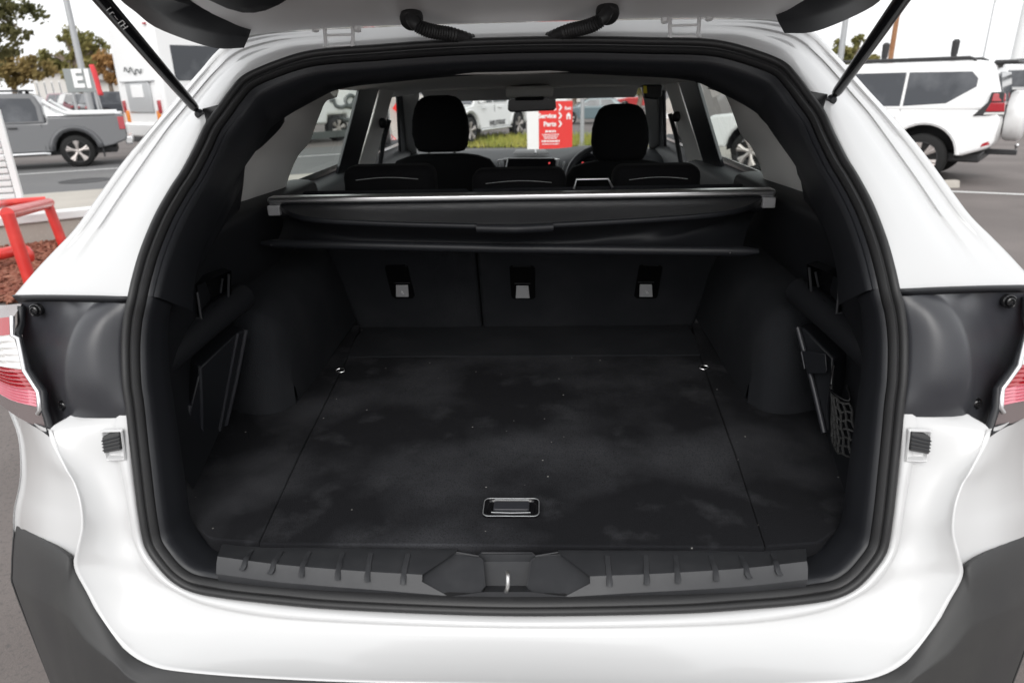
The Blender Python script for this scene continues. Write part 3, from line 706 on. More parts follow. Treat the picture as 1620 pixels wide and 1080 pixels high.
# ---- roof, sides, glass shell
def sheet(name, rails, m, k=3, kv=1, solid=.0, parent=car, asm=60, soff=0): 
    v, f = loft(rails, k, kv); return mesh(name, v, f, m, parent, solid=solid, asm=asm, soff=soff)
V = Vector
rr = [[V((-.60, y, z-.035)), V((-.57, y, z-.005)), V((-.4, y, z+.005)), V((0, y, z+.012)), V((.4, y, z+.005)), V((.57, y, z-.005)), V((.60, y, z-.035))] for y, z in ((1.50, 1.585), (1.9, 1.61), (2.6, 1.62), (3.1, 1.60), (3.5, 1.545))]
sheet('roof', rr, 'white', 3, 3)
SX = lambda z: .74-(z-1.16)*.36 if z > 1.16 else .74
for s in (-1, 1):
    rr = [[V((s*(.905), y, .35)), V((s*.925, y, .7)), V((s*.915, y, .95)), V((s*.86, y, 1.12)), V((s*.775, y, 1.165))] for y in (1.55, 2.2, 3.2, 4.2, 5.3)]
    sheet('side_panel', rr, 'white', 2, 2)
    sheet('quarter_panel', [[V((s*.72, 1.50, 1.36)), V((s*.68, 1.55, 1.45)), V((s*.61, 1.6, 1.545))], [V((s*.80, 1.50, 1.17)), V((s*.74, 1.98, 1.30)), V((s*.62, 1.95, 1.55))]], 'white', 3)
    # window glass
    def wq(y0t, y1t, y0b, y1b, m, nm):
        v = [V((s*.765, y0b, 1.155)), V((s*.765, y1b, 1.155)), V((s*.645, y1t, 1.50)), V((s*.645, y0t, 1.50))]
        return mesh(nm, v, [(0, 1, 2, 3)], m, car, smooth=False)
    wq(2.0, 2.95, 1.75, 2.95, 'glass_tint', 'rear_side_window'); wq(3.0, 3.42, 3.0, 4.25, 'glass_front', 'front_side_window')
    # door cards / belt trim
    v, f = loft([[V((s*.80, 1.9, .4)), V((s*.80, 4.3, .4))], [V((s*.72, 1.9, .6)), V((s*.72, 4.3, .6))], [V((s*.69, 1.9, 1.0)), V((s*.70, 4.3, 1.0))], [V((s*.69, 1.9, 1.11)), V((s*.70, 4.3, 1.10))], [V((s*.72, 1.9, 1.135)), V((s*.725, 4.3, 1.125))], [V((s*.79, 1.9, 1.14)), V((s*.79, 4.3, 1.13))]], 6)
    mesh('door_card', v, f, 'dash', car, asm=60)
    def q(*p): 
        w_ = U(*p); w_.x *= -s; return w_
    # dark rear-door frame, grey centre pillar, grey front pillar
    prism('door_frame', [q(571, 134, 2.78), q(602, 134, 2.95), q(563, 276, 2.95), q(530, 292, 2.75)], (s*.02, .03, 0), 'black', car, bevel=.006)
    pil = prism('centre_pillar_trim', [q(603, 136, 3.0), q(626, 138, 3.16), q(615, 175, 3.16), q(592, 270, 3.16), q(563, 270, 3.0), q(585, 200, 3.0)], (s*.02, .04, 0), 'interior_grey', car, bevel=.012)
    tube('belt_strap', [q(616, 190, 3.1), q(607, 225, 3.08), q(600, 270, 3.05)], .010, 'black', pil, n=6)
    lathe('belt_anchor', q(604, 195, 3.08), (-s, -.4, 0), [(0, .022), (.012, .021), (.02, .014), (.024, .006)], 'black_soft', pil, 14)
    prism('front_door_frame', [q(629, 140, 3.42), q(637, 140, 3.45), q(645, 248, 4.1), q(635, 262, 3.95)], (s*.02, .03, 0), 'black', car, bevel=.006)
    prism('front_pillar_trim', [q(624, 132, 3.35), q(668, 138, 3.52), q(662, 170, 3.62), q(662, 246, 4.12), q(646, 248, 4.1), q(640, 170, 3.62)], (s*.03, .04, 0), 'interior_grey', car, bevel=.012)
    # grey rear pillar trim beside the window
    g1 = [(374, 330, 1.62), (382, 292, 1.63), (390, 247, 1.645), (415, 228, 1.67), (449, 193, 1.69), (438, 176, 1.66), (446, 160, 1.65), (466, 147, 1.64), (516, 137, 1.66)]
    g2 = [(378, 335, 1.67), (386, 297, 1.69), (404, 262, 1.71), (421, 236, 1.735), (457, 197, 1.78), (468, 182, 1.80), (483, 168, 1.82), (500, 163, 1.86), (530, 156, 1.95)]
    g3 = [(440, 325, 1.92), (452, 296, 1.94), (460, 272, 1.98), (472, 246, 2.02), (489, 226, 2.08), (499, 200, 2.13), (508, 177, 2.18), (515, 162, 2.2), (535, 142, 2.25)]
    G1, G2, G3 = UL(g1), UL(g2), UL(g3)
    G2a = [a.lerp(b, .85) for a, b in zip(G1, G2)]; G2b = [a.lerp(b, .12)+V((.006, -.006, 0)) for a, b in zip(G2, G3)]
    G3a = [a.lerp(b, .9)+V((.004, -.004, 0)) for a, b in zip(G2, G3)]; G4 = [p+V((-.05, .03, 0)) for p in G3]
    rr = [mir(r, -s) for r in (G1, G2a, G2b, G3a, G3, G4)]
    v, f = loft(rr, 5); mesh('rear_pillar_trim', v, f, 'interior_grey', car, asm=50)
    # black upper quarter trim between opening ring and pillar trim
    k1 = [(276, 470, 1.13), (290, 400, 1.16), (325, 310, 1.24), (350, 250, 1.31), (380, 195, 1.37), (410, 160, 1.42), (440, 142, 1.45), (470, 132, 1.47)]
    k2 = [(300, 470, 1.24), (320, 395, 1.30), (350, 315, 1.40), (372, 262, 1.46), (398, 215, 1.50), (420, 180, 1.52), (445, 155, 1.53), (480, 137, 1.54)]
    k3 = [(365, 455, 1.5), (372, 380, 1.56), (384, 300, 1.60), (391, 252, 1.64), (416, 231, 1.66), (450, 193, 1.685), (446, 160, 1.66), (500, 138, 1.68)]
    rr = [mir(UL(r), -s) for r in (k1, k2, k3)]
    v, f = loft(rr, 4, 4); mesh('quarter_trim', v, f, 'black_soft', car, asm=60)
    # cover strip with pegs
    stp = [q(385, 262, 1.50), q(372, 280, 1.46), q(318, 372, 1.33), q(296, 405, 1.27), q(300, 416, 1.275), q(318, 416, 1.30), q(334, 385, 1.36), q(383, 290, 1.54)]
    stp = prism('pillar_cover', stp, (-s*.008, -.012, 0), 'black', car, bevel=.004)
    for (bx, by, d) in ((310, 387, 1.30), (312, 399, 1.29), (300, 420, 1.26), (377, 268, 1.46)):
        tube('peg', [q(bx-9, by+.5, d), q(bx, by, d-.012)], [.0018, .003], 'black_gloss', stp, n=8)
    # side wall of the bay
    rows = []
    for y in (1.08, 1.15, 1.25, 1.4, 1.6, 1.8, 2.1):
        k = min(1, max(0, (y-1.08)/.3)); w0 = .615+.07*k
        rows.append([V((s*(w0-.02), y, .735)), V((s*w0, y, .80)), V((s*w0, y, .94)), V((s*(.60+.045*k), y, 1.03)), V((s*(.595+.04*k), y, 1.10)), V((s*(.595+.035*k), y, 1.165)), V((s*(.60+.045*k), y, 1.19)), V((s*(.605+.095*k), y, 1.195)), V((s*(.61+.17*k), y, 1.18))])
    v, f = loft(rows, 3, 2); mesh('side_wall', v, f, 'black_soft', car, asm=60)
    # carpeted wheel arch
    rows = []
    for x, zt, y0 in ((.80, 1.01, 1.47), (.70, 1.01, 1.43), (.64, 1.0, 1.405), (.59, .985, 1.395), (.555, .955, 1.41), (.538, .90, 1.44), (.533, .82, 1.45), (.531, .735, 1.455)):
        rows.append([V((s*x, y0-.004, .73)), V((s*x, y0, .80)), V((s*x, y0+.02, .735+(zt-.735)*.72)), V((s*x, y0+.05, .735+(zt-.735)*.93)), V((s*x, y0+.10, zt)), V((s*x, 1.75, zt+.02)), V((s*x, 2.12, zt+.03))])
    v, f = loft(rows, 3, 3); mesh('wheel_arch_carpet', v, f, 'carpet_wall', car, asm=70)
    # diagonal arm over the pocket
    arm = [q(250, 603, 1.10), q(285, 570, 1.16), q(325, 535, 1.24), q(365, 502, 1.33), q(398, 476, 1.42)]
    v, f = tubev(cr(arm, 5), [.030]*21, 12); mesh('pocket_arm', [p+V((s*.02, 0, .01)) for p in v], f, 'black_soft', car, asm=60)
    # hook recess
    hk = box('hook_recess', 0, .002, 0, .002, 0, .002, 'black_gloss', car, bevel=0)
    hk.data.clear_geometry()
    P = [q(312, 452, 1.255), q(335, 440, 1.285), q(366, 428, 1.35), q(366, 470, 1.36), q(340, 484, 1.30), q(318, 505, 1.25)]
    Q = [p+V((s*.03, .025, 0)) for p in P]; c = sum(Q, V())/6
    hk.data.from_pydata([tuple(p) for p in P+Q], [], gridfaces(2, 6, True)+[tuple(range(6, 12))])
    for (a, b, r) in (((362, 434, 1.343), (361, 470, 1.35), .0028), ((352, 441, 1.325), (349, 463, 1.33), .0022), ((312, 462, 1.25), (318, 503, 1.245), .0028), ((310, 503, 1.245), (320, 504, 1.245), .002)):
        tube('recess_edge', [q(*a), q(*b)], r, 'sill', hk, n=8)  # paler tubes laid along the recess rim as edge highlights
# pocket on one side, net pocket on the other
pk = UL([(390, 521, 1.37), (376, 527, 1.335), (318, 580, 1.225), (303, 640, 1.20), (289, 695, 1.185), (304, 693, 1.20), (320, 682, 1.245), (347, 684, 1.32), (356, 683, 1.345)])
pkt = prism('storage_pocket', pk, (-.055, .045, 0), 'black', car, bevel=.004)
for l, r in (([(376, 527, 1.33), (362, 600, 1.325), (347, 682, 1.315)], .0035), ([(389, 522, 1.365), (374, 600, 1.355), (355, 682, 1.34)], .0045), ([(316, 580, 1.222), (318, 630, 1.23), (319, 681, 1.24)], .004), ([(300, 640, 1.2), (294, 670, 1.19), (290, 694, 1.182)], .006), ([(289, 695, 1.182), (304, 692, 1.195)], .003), ([(319, 681, 1.24), (332, 683, 1.28), (355, 683, 1.338)], .003)):
    tube('pocket_edge_highlight', UL(l), r, 'charcoal', pkt, n=8, k=3)  # lighter charcoal tubes added as highlights where the pocket edges catch light
pk = UL([(1261, 517, 1.37), (1272, 520, 1.35), (1318, 566, 1.27), (1318, 600, 1.26), (1310, 640, 1.25), (1312, 683, 1.235), (1304, 685, 1.24), (1283, 600, 1.31)])
npk = prism('net_pocket', pk, (.05, .045, 0), 'black', car, bevel=.004)
lid = prism('hatch_lid', UL([(1270, 554, 1.318), (1307, 558, 1.262), (1310, 585, 1.252), (1306, 590, 1.254), (1278, 590, 1.30)]), (-.003, -.004, 0), 'black', npk, bevel=.002)
for l, r in (([(1262, 518, 1.36), (1284, 600, 1.30), (1304, 684, 1.235)], .0055), ([(1268, 556, 1.32), (1273, 583, 1.30)], .002)):
    tube('pocket_edge_highlight', UL(l), r, 'charcoal', npk, n=8, k=3)  # edge highlights in a lighter tone than the black pocket
# net strands (each strand of the mesh net)
def npt(a, b):
    e0 = U(1316, 600, 1.235).lerp(U(1316, 690, 1.20), b); e1 = U(1345, 640, 1.175).lerp(U(1358, 722, 1.10), b)
    p = e0.lerp(e1, a); return p+V((-.012*math.sin(a*math.pi), -.01*math.sin(a*3.1)*math.sin(b*2.5), -.01*math.sin(a*math.pi)))
for i in range(7):
    tube('net_strand', [npt(j/8, i/6+.03*math.sin(j*2.2+i)) for j in range(9)], .0022, 'latch_grey' if False else 'cladding', npk, n=6)
for i in range(7):
    tube('net_strand', [npt(i/6+.03*math.sin(j*1.9+i), j/8) for j in range(9)], .0022, 'cladding', npk, n=6)
tube('net_cord', [npt(0, 0)+V((.0, 0, .03)), npt(.1, 0), npt(.5, -.06), npt(1, -.08), npt(1, -.4)], .0028, 'black_gloss', npk, n=8, k=4)

# ---- cargo floor
def flat(name, pts, z0, z1, m, bevel=.004, parent=car): return prism(name, [V((x, y, z0)) for x, y in pts], (0, 0, z1-z0), m, parent, bevel=bevel)
flat('cargo_floor', [(-.412, .921), (.412, .921), (.44, 1.2), (.485, 1.745), (-.485, 1.745), (-.44, 1.2)], .725, .751, 'carpet', .003)
for s in (-1, 1):
    pts = [(s*.4135, .925), (s*.50, .935), (s*.57, .99), (s*.70, 1.15), (s*.72, 1.5), (s*.72, 2.02), (s*.52, 2.02), (s*.4865, 1.75), (s*.4415, 1.2)]
    flat('side_floor', pts if s > 0 else list(reversed(pts)), .72, .7500, 'carpet', .003)
fl = hexa('floor_flap', [V((-.51, 1.752, .72)), V((.51, 1.752, .72)), V((.51, 2.03, .70)), V((-.51, 2.03, .70)), V((-.51, 1.752, .7495)), V((.51, 1.752, .7495)), V((.51, 2.03, .742)), V((-.51, 2.03, .742))], 'carpet_wall', car, .005)
# floor handle
hc = G(809, 804, .752)
def rrect(cx, cy, hx, hy, r, z, n=5):
    out = []
    for (sx, sy, a0) in ((1, 1, 0), (-1, 1, 90), (-1, -1, 180), (1, -1, 270)):
        for i in range(n+1):
            a = math.radians(a0+90*i/n); out.append(V((cx+sx*(hx-r)+r*math.cos(a), cy+sy*(hy-r)+r*math.sin(a), z)))
    return out
rings = [rrect(hc.x, hc.y, .0495, .0275, .010, .7512), rrect(hc.x, hc.y, .0490, .0270, .010, .7545), rrect(hc.x, hc.y, .0455, .0245, .009, .7552), rrect(hc.x, hc.y, .0425, .0215, .008, .7540), rrect(hc.x, hc.y, .0405, .0195, .007, .742), rrect(hc.x, hc.y, .038, .018, .007, .7405)]
nn_ = len(rings[0]); v = [p for r in rings for p in r]
# cup sits above the board surface by cutting nothing: bezel plus shallow tray
rings = [(r, i) for i, r in enumerate(rings)]
v = []
for r, i in rings:
    z = [.7512, .7548, .7560, .7552, .7528, .7524][i]
    v += [V((p.x, p.y, z)) for p in r]
hb = mesh('floor_handle', v, gridfaces(6, nn_, True)+[tuple(range(5*nn_, 6*nn_))], 'black_gloss', car, asm=30)
pr = rrect(hc.x, hc.y+.003, .0315, .0130, .004, .7530); pr2 = [V((p.x, p.y, .7572)) for p in pr]
mesh('paddle', pr+pr2, gridfaces(2, len(pr), True)+[tuple(range(len(pr), 2*len(pr)))], 'charcoal', hb, bevel=.001, asm=30)
tube('chrome_lip', [V((hc.x-.031, hc.y+.019, .7575)), V((hc.x+.031, hc.y+.019, .7575))], .0007, 'steel', hb, n=6)
tube('chrome_lip', [V((hc.x-.034, hc.y-.019, .7572)), V((hc.x, hc.y-.0205, .7572)), V((hc.x+.034, hc.y-.019, .7572))], .0008, 'steel', hb, n=6)
tube('chrome_outline', rrect(hc.x, hc.y, .0488, .0268, .010, .7552), .0007, 'steel', hb, n=6, closed=True)
for (tx, ty) in ((538, 586), (1114, 581)):
    p = G(tx, ty, .756); tube('tie_down_hook', [p+V((.012*math.cos(a), .006*math.sin(a), .003*math.sin(a))) for a in [i*math.pi/6 for i in range(12)]], .0022, 'chrome', car, n=8, closed=True)

# ---- rear seat back
SB0, SB1 = V((0, 2.02, .735)), V((0, 1.815, 1.20))
SN = V((0, -(SB1.z-SB0.z), (SB1.y-SB0.y))).normalized()
def PS(px, py, o=0.):
    d = RAY(px, py); t = (SB0-CP).dot(SN)/d.dot(SN); return CP+d*t+SN*o
def sback(x0, x1):
    th = V((0, .11, -.03))
    c = [V((x0*.90 if abs(x0) > .4 else x0, SB0.y, SB0.z)), V((x1*.90 if abs(x1) > .4 else x1, SB0.y, SB0.z)), V((x1, SB1.y, SB1.z)), V((x0, SB1.y, SB1.z))]
    v = [c[0], c[1], c[1]+th, c[0]+th, c[3], c[2], c[2]+th, c[3]+th]
    return hexa('rear_seat_back', v, 'carpet_wall', car, .012, seg=3)
seam = PS(757, 450).x
sbL = sback(-.585, seam-.0018); sbR = sback(seam+.0018, .585)
for par, bz, bt_, icon in ((sbL, [(611, 419), (640, 418), (645, 421), (656, 466), (653, 471), (625, 471), (620, 467), (609, 423)], [(627, 449), (646, 449), (647, 467), (627, 467)], 1),
                     (sbR, [(806, 422), (809, 420), (842, 420), (846, 423), (847, 468), (844, 472), (812, 472), (809, 468)], [(817, 450), (836, 450), (838, 469), (816, 469)], 0),
                     (sbR, [(1011, 420), (1015, 418), (1044, 419), (1048, 422), (1040, 468), (1037, 471), (1007, 471), (1003, 467)], [(1012, 448), (1031, 448), (1032, 467), (1011, 467)], 1)):
    bzl = prism('anchor_bezel', [PS(a, b, .0005) for a, b in bz], SN*.003, 'void', par, .0008)
    P = [PS(a, b, .004) for a, b in bt_]
    bl = prism('anchor_flap', P, SN*.004, 'latch_grey', par, .0012)
    tube('bezel_edge', [PS(bt_[0][0]-3, bt_[0][1]-3.5, .006), PS(bt_[1][0]+3, bt_[1][1]-3.5, .006)], .0011, 'sill', par, n=6)
    tube('bezel_edge', [PS(bz[1][0]+2, bz[1][1], .004), PS(bz[2][0]-2, bz[2][1], .004)], .0008, 'sill', par, n=6)
    if icon:
        c = sum(P, V())/4+SN*.0095; ex = (P[1]-P[0]).normalized(); ey = (P[0]-P[3]).normalized()
        tube('seat_icon', [c+ex*.006*a+ey*.006*b for a, b in ((-.2, 1), (-.1, 0), (.2, -.6), (1, -.8), (1, -.2))], .0009, 'white_text', bl, n=6)
        tube('seat_icon', [c+ex*.006*a+ey*.006*b for a, b in ((.25, .7), (.45, .55), (.3, .2), (.7, 0))], .0011, 'white_text', bl, n=6)
def cushion(name, x0, x1, y0, y1, z0, z1, m='fabric', r=.04, parent=car, seg=4):
    return mesh(name, boxv(x0, x1, y0, y1, z0, z1), BF, m, parent, bevel=r, seg=seg)
# rear head cushions
for (a, b, t_, c) in ((549, 690, 263, 298), (748, 895, 268, 302), (968, 1104, 262, 298)):
    p, q_ = U(a, t_, 1.93), U(b, t_, 1.93)
    o = cushion('rear_headrest', p.x, q_.x, 1.86, 1.97, 1.13, p.z+.004, r=.03)
    tube('stitching', [V((p.x+.04+(q_.x-p.x-.08)*i/6, 1.8585-.0006*math.sin(i), p.z-.030+.006*math.sin(i*math.pi/6))) for i in range(7)], .0007, 'stitch', o, n=5)
tube('buckle_loop', [U(908, 299, 1.80), U(912, 284, 1.80), U(962, 283, 1.80), U(969, 297, 1.80)], .0035, 'silver', car, n=8)
# front seats
def hrest(cx, zt, y):
    rows = []
    for z, hw, hd in ((-.225, .080, .04), (-.221, .098, .05), (-.200, .112, .058), (-.15, .121, .062), (-.095, .117, .062), (-.05, .105, .056), (-.022, .090, .048), (-.007, .070, .036), (0, .040, .02)):
        r = []
        for i in range(20):
            a = 2*math.pi*i/20; ca, sa = math.cos(a), math.sin(a); e = .55
            r.append(V((cx+hw*math.copysign(abs(ca)**e, ca), y+hd*math.copysign(abs(sa)**e, sa), zt+z)))
        rows.append(r)
    v = [p for r in rows for p in r]
    o = mesh('front_headrest', v, gridfaces(len(rows), 20, True)+[tuple(reversed(range(20))), tuple(range(160, 180))], 'fabric', car, asm=80)
    for dx in (-.055, .055): tube('headrest_post', [V((cx+dx, y-.01, zt-.30)), V((cx+dx, y-.01, zt-.215))], .006, 'chrome', o, n=8)
def fseat(cx, zt):
    rows = []
    for z, hw, hd in ((-.62, .24, .08), (-.4, .25, .08), (-.15, .24, .07), (-.06, .225, .065), (-.025, .20, .055), (-.008, .15, .045), (0, .10, .025)):
        r = []
        for i in range(24):
            a = 2*math.pi*i/24; ca, sa = math.cos(a), math.sin(a); e = .6
            r.append(V((cx+hw*math.copysign(abs(ca)**e, ca), 3.0-(z+.3)*.12+hd*math.copysign(abs(sa)**e, sa), zt+z)))
        rows.append(r)
    mesh('front_seat_back', [p for r in rows for p in r], gridfaces(len(rows), 24, True)+[tuple(range(144, 168))], 'fabric', car, asm=80)
hrest(-.368, 1.417, 3.0); hrest(.385, 1.368, 3.0); fseat(-.36, 1.185); fseat(.385, 1.145)

# ---- cargo blind
box('blind_rail', -.602, .602, 1.628, 1.668, 1.193, 1.211, 'silver', car, .007, 4)
bcas = box('blind_casing', -.585, .585, 1.635, 1.69, 1.155, 1.193, 'black_soft', car, .012)
for s in (-1, 1): box('blind_end', s*.572, s*.602, 1.622, 1.66, 1.168, 1.1925, 'latch_grey', car, .003)
fp = [(436, 313, 1.196), (440, 322, 1.191), (450, 332, 1.186), (470, 341, 1.180), (505, 347, 1.175), (570, 351, 1.171), (660, 354, 1.169), (755, 356, 1.168), (828, 357, 1.168)]
E_ = [G(a, b, z) for a, b, z in fp]; E_[-1].x = 0
E_ = cr(E_, 4); edge = E_+[V((-p.x, p.y, p.z)) for p in reversed(E_[:-1])]
back = [V((max(-.585, min(.585, p.x)), 1.645, 1.1945)) for p in edge]
def lerp3(t, dz): return [a.lerp(b, t)+V((0, 0, dz)) for a, b in zip(edge, back)]
rl_ = [lerp3(1, -.004), lerp3(1, 0), lerp3(.5, .001), lerp3(.1, 0), lerp3(.045, .0015), lerp3(.02, .003), lerp3(-.01, .0025), lerp3(-.02, -.001), lerp3(-.015, -.006), lerp3(.0, -.009), lerp3(.15, -.009)]
v = [p for r in rl_ for p in r]
flp = mesh('blind_flap', v, gridfaces(len(rl_), len(edge)), 'black', car, asm=70)
hp = [p for p in edge if abs(p.x) < .088]
tube('blind_handle', [p+V((0, -.004, -.006)) for p in hp], [.010]*len(hp), 'black', flp, n=10)
bl0, bl1 = U(414, 385, 1.60), U(1200, 398, 1.50)
tube('blind_bar', [bl0, bl0.lerp(bl1, .03), bl0.lerp(bl1, .5)+V((0, -.01, 0)), bl0.lerp(bl1, .97), bl1], [.006, .011, .011, .011, .006], 'black', car, n=10)
for t in (.025, .945): lathe('bar_pin', bl0.lerp(bl1, t)+V((0, -.0095, -.001)), (0, -1, 0), [(0, .0025), (.003, .002)], 'chrome', car, 8)
rows = []
ns = 40
for j in range(7):
    t = j/6; r = []
    for i in range(ns+1):
        u_ = i/ns; a = edge[int(round(u_*(len(edge)-1)))]+V((0, .018, -.008)); b = bl0.lerp(bl1, .03+.94*u_)+V((0, .004, 0))
        sag = math.sin(t*math.pi)
        r.append(a.lerp(b, t)+V((0, .035*sag+.006*sag*math.sin(u_*38+t*3)*(u_ > .6)+.004*sag*math.sin(u_*17), -.012*sag)))
    rows.append(r)
mesh('blind_fabric', [p for r in rows for p in r], gridfaces(7, ns+1), 'black_soft', car, asm=80)

# ---- front of the cabin
rr = [[V((x, y, z)) for x in (-.66, -.4, 0, .4, .66)] for y, z in ((1.47, 1.475), (1.55, 1.471), (2.2, 1.482), (3.0, 1.468), (3.46, 1.437))]
for r in rr: r[0].z -= .03; r[-1].z -= .03
sheet('headliner', rr, 'headliner', 4, 3)
for s in (-1, 1): 
    vv = [V((s*.30-.21, 3.38, 1.435)), V((s*.30+.21, 3.38, 1.435)), V((s*.30+.21, 3.52, 1.38)), V((s*.30-.21, 3.52, 1.38))]
    prism('sun_visor', vv, (0, .01, .018), 'headliner', car, .006)
oc = box('overhead_console', -.10, .11, 3.2, 3.45, 1.395, 1.445, 'interior_grey', car, .015)
box('console_lens', -.06, .07, 3.18, 3.3, 1.385, 1.40, 'black', oc, .008)
mr = prism('rear_view_mirror', [U(804, 160, 3.62), U(807, 155, 3.62), U(874, 152, 3.62), U(879, 155, 3.62), U(880, 171, 3.62), U(876, 175, 3.62), U(808, 178, 3.62), U(803, 174, 3.62)], (0, .025, 0), 'black_gloss', car, .006)
tube('mirror_stalk', [U(842, 155, 3.65), U(842, 146, 3.63), U(842, 140, 3.55)], .018, 'black', mr, n=8)
prism('camera_housing', [U(770, 148, 3.5), U(782, 139, 3.5), U(905, 138, 3.5), U(907, 141, 3.5), U(896, 145, 3.5), U(866, 147, 3.5), U(795, 149, 3.5)], (0, .05, 0), 'black', car, .006)
mesh('windscreen', [V((-.60, 3.45, 1.455)), V((.60, 3.45, 1.455)), V((.70, 4.52, 1.04)), V((-.70, 4.52, 1.04))], [(0, 1, 2, 3)], 'glass_clear', car, smooth=False)
# dashboard as a lofted roll
rows = []
for x, dz in ((-.74, 0), (-.5, .004), (-.2, .002), (0, .002), (.12, .004), (.2, .02), (.28, .045), (.42, .052), (.56, .04), (.64, .012), (.74, 0)):
    rows.append([V((x, 3.62, .70)), V((x, 3.66, .95)), V((x, 3.70, 1.02+dz*.8)), V((x, 3.76, 1.062+dz)), V((x, 3.9, 1.078+dz*.9)), V((x, 4.2, 1.09+dz*.3)), V((x, 4.54, 1.05))])
v, f = loft(rows, 4, 3); dsh = mesh('dashboard', v, f, 'dash', car, asm=70)
prism('dash_vent', [U(812, 245, 3.86), U(816, 238.5, 3.95), U(862, 238, 3.95), U(869, 244, 3.86)], (0, .01, .006), 'black_gloss', dsh, .003)
prism('vent_louvre', [U(846, 244.5, 3.86), U(846, 239, 3.92), U(849, 239, 3.92), U(849, 244.5, 3.86)], (0, -.002, .010), 'latch_grey', dsh, .0005)
prism('screen', [U(797, 250, 3.66), U(880, 250, 3.66), U(876, 300, 3.62), U(800, 300, 3.62)], (0, -.012, 0), 'screen', dsh, .002)
for l in ([(788, 254), (803, 252), (800, 268), (797, 300)], [(788, 254), (791, 270), (795, 300)], [(878, 252), (884, 252), (882, 275), (880, 300)], [(893, 256), (889, 275), (886, 300)]):
    tube('chrome_trim', [U(a, b, 3.625) for a, b in l], .005, 'silver', dsh, n=6)
lathe('screen_icon', U(869, 258, 3.64), (0, -1, 0), [(0, .005), (.003, .005)], 'lamp_red', dsh, 10)
cl = lathe('instrument_cluster', U(925, 262, 3.66), (0, -1, .2), [(-.02, .07), (.0, .07), (.002, .06)], 'screen', dsh, 18)
for (a, b) in ((916, 262), (922, 258), (928, 263), (985, 262)): lathe('dial_mark', U(a, b, 3.64), (0, -1, 0), [(0, .006), (.002, .005)], 'lamp_red' if a == 922 else 'white_text', cl, 8)
# steering wheel
wc = V((.372, 3.50, .985)); wa = V((0, -.90, .43)).normalized(); ex = V((1, 0, 0)); ey = wa.cross(ex)
if ey.z < 0: ey = -ey
sw = tube('steering_wheel', [wc+ex*.19*math.cos(a)+ey*.185*math.sin(a) for a in [2*math.pi*i/36 for i in range(36)]], .0155, 'charcoal', car, n=12, closed=True, asm=80)
lathe('airbag_cover', wc, wa, [(-.03, .05), (0, .075), (.02, .07), (.03, .04)], 'black', sw, 16)
for a in (0, math.pi, -math.pi/2): tube('spoke', [wc+(ex*math.cos(a)+ey*math.sin(a))*.05, wc+(ex*math.cos(a)+ey*math.sin(a))*.18], .016, 'silver' if a != -math.pi/2 else 'black', sw, n=8)
tube('wiper_stalk', [wc+V((-.04, .05, .03)), wc+V((-.17, .04, .06))], .008, 'latch_grey', sw, n=8)
# belt reel hanging at the rear of the driver's side
rl2 = prism('seat_belt_reel', [U(1017, 134, 2.3), U(1048, 134, 2.3), U(1048, 152, 2.3), U(1040, 158, 2.3), U(1020, 156, 2.3)], (0, .05, 0), 'black', car, .006)
prism('warning_tag', [U(1018, 136, 2.29), U(1023, 136, 2.29), U(1024, 148, 2.29), U(1018, 148, 2.29)], (0, .004, 0), 'yellow', rl2, .0005)
# floor pan and bonnet close the body
box('floor_pan', -.88, .88, .95, 4.6, .30, .36, 'darkmetal', car, .02)
rr = [[V((x, y, z-abs(x)**2*.08)) for x in (-.88, -.5, 0, .5, .88)] for y, z in ((4.54, 1.04), (5.0, 1.0), (5.5, .92), (5.75, .75), (5.8, .4))]
sheet('bonnet', rr, 'white', 3, 3)
for s in (-1, 1):
    for y in (1.75, 4.6):
        t = lathe('wheel', (s*.80-.1, y, .355), (1, 0, 0), [(0, .25), (.01, .33), (.04, .355), (.16, .355), (.19, .33), (.2, .25)], 'tyre', car, 32)
        lathe('rim', (s*.80-.1+(.2 if s > 0 else 0), y, .355), (s, 0, 0), [(-.05, .24), (0.0, .24), (.004, .2), (.0, .05), (.01, .03)], 'alloy', t, 20)
# ================================================================== OTHER VEHICLES AND STREET FURNITURE
def arc(cx, cz, r, z0, n=9):
    a0 = math.asin(max(-1, min(1, (z0-cz)/r)))
    return [(cx-r*math.cos(a0+(math.pi-2*a0)*i/n), cz+r*math.sin(a0+(math.pi-2*a0)*i/n)) for i in range(n+1)]
def side_solid(name, pts, hw, m, parent, bevel=.04, seg=3):
    """closed side outline (x,z) extruded across the width; hw may be f(z)"""
    w_ = hw if callable(hw) else (lambda z: hw)
    n = len(pts); v = [Vector((x, w_(z), z)) for x, z in pts]+[Vector((x, -w_(z), z)) for x, z in pts]
    f = [tuple(range(n)), tuple(range(2*n-1, n-1, -1))]+[(i, (i+1) % n, (i+1) % n+n, i+n) for i in range(n)]
    return mesh(name, v, f, m, parent, bevel=bevel, seg=seg, world=False, asm=40)
def side_pane(name, pts, hw, m, parent, sides=(1, -1), out=.006, th=.02):
    for s in sides:
        w_ = hw if callable(hw) else (lambda z: hw)
        prism(name, [Vector((x, s*(w_(z)+out), z)) for x, z in pts], (0, -s*th, 0), m, parent, bevel=.004, world=False)
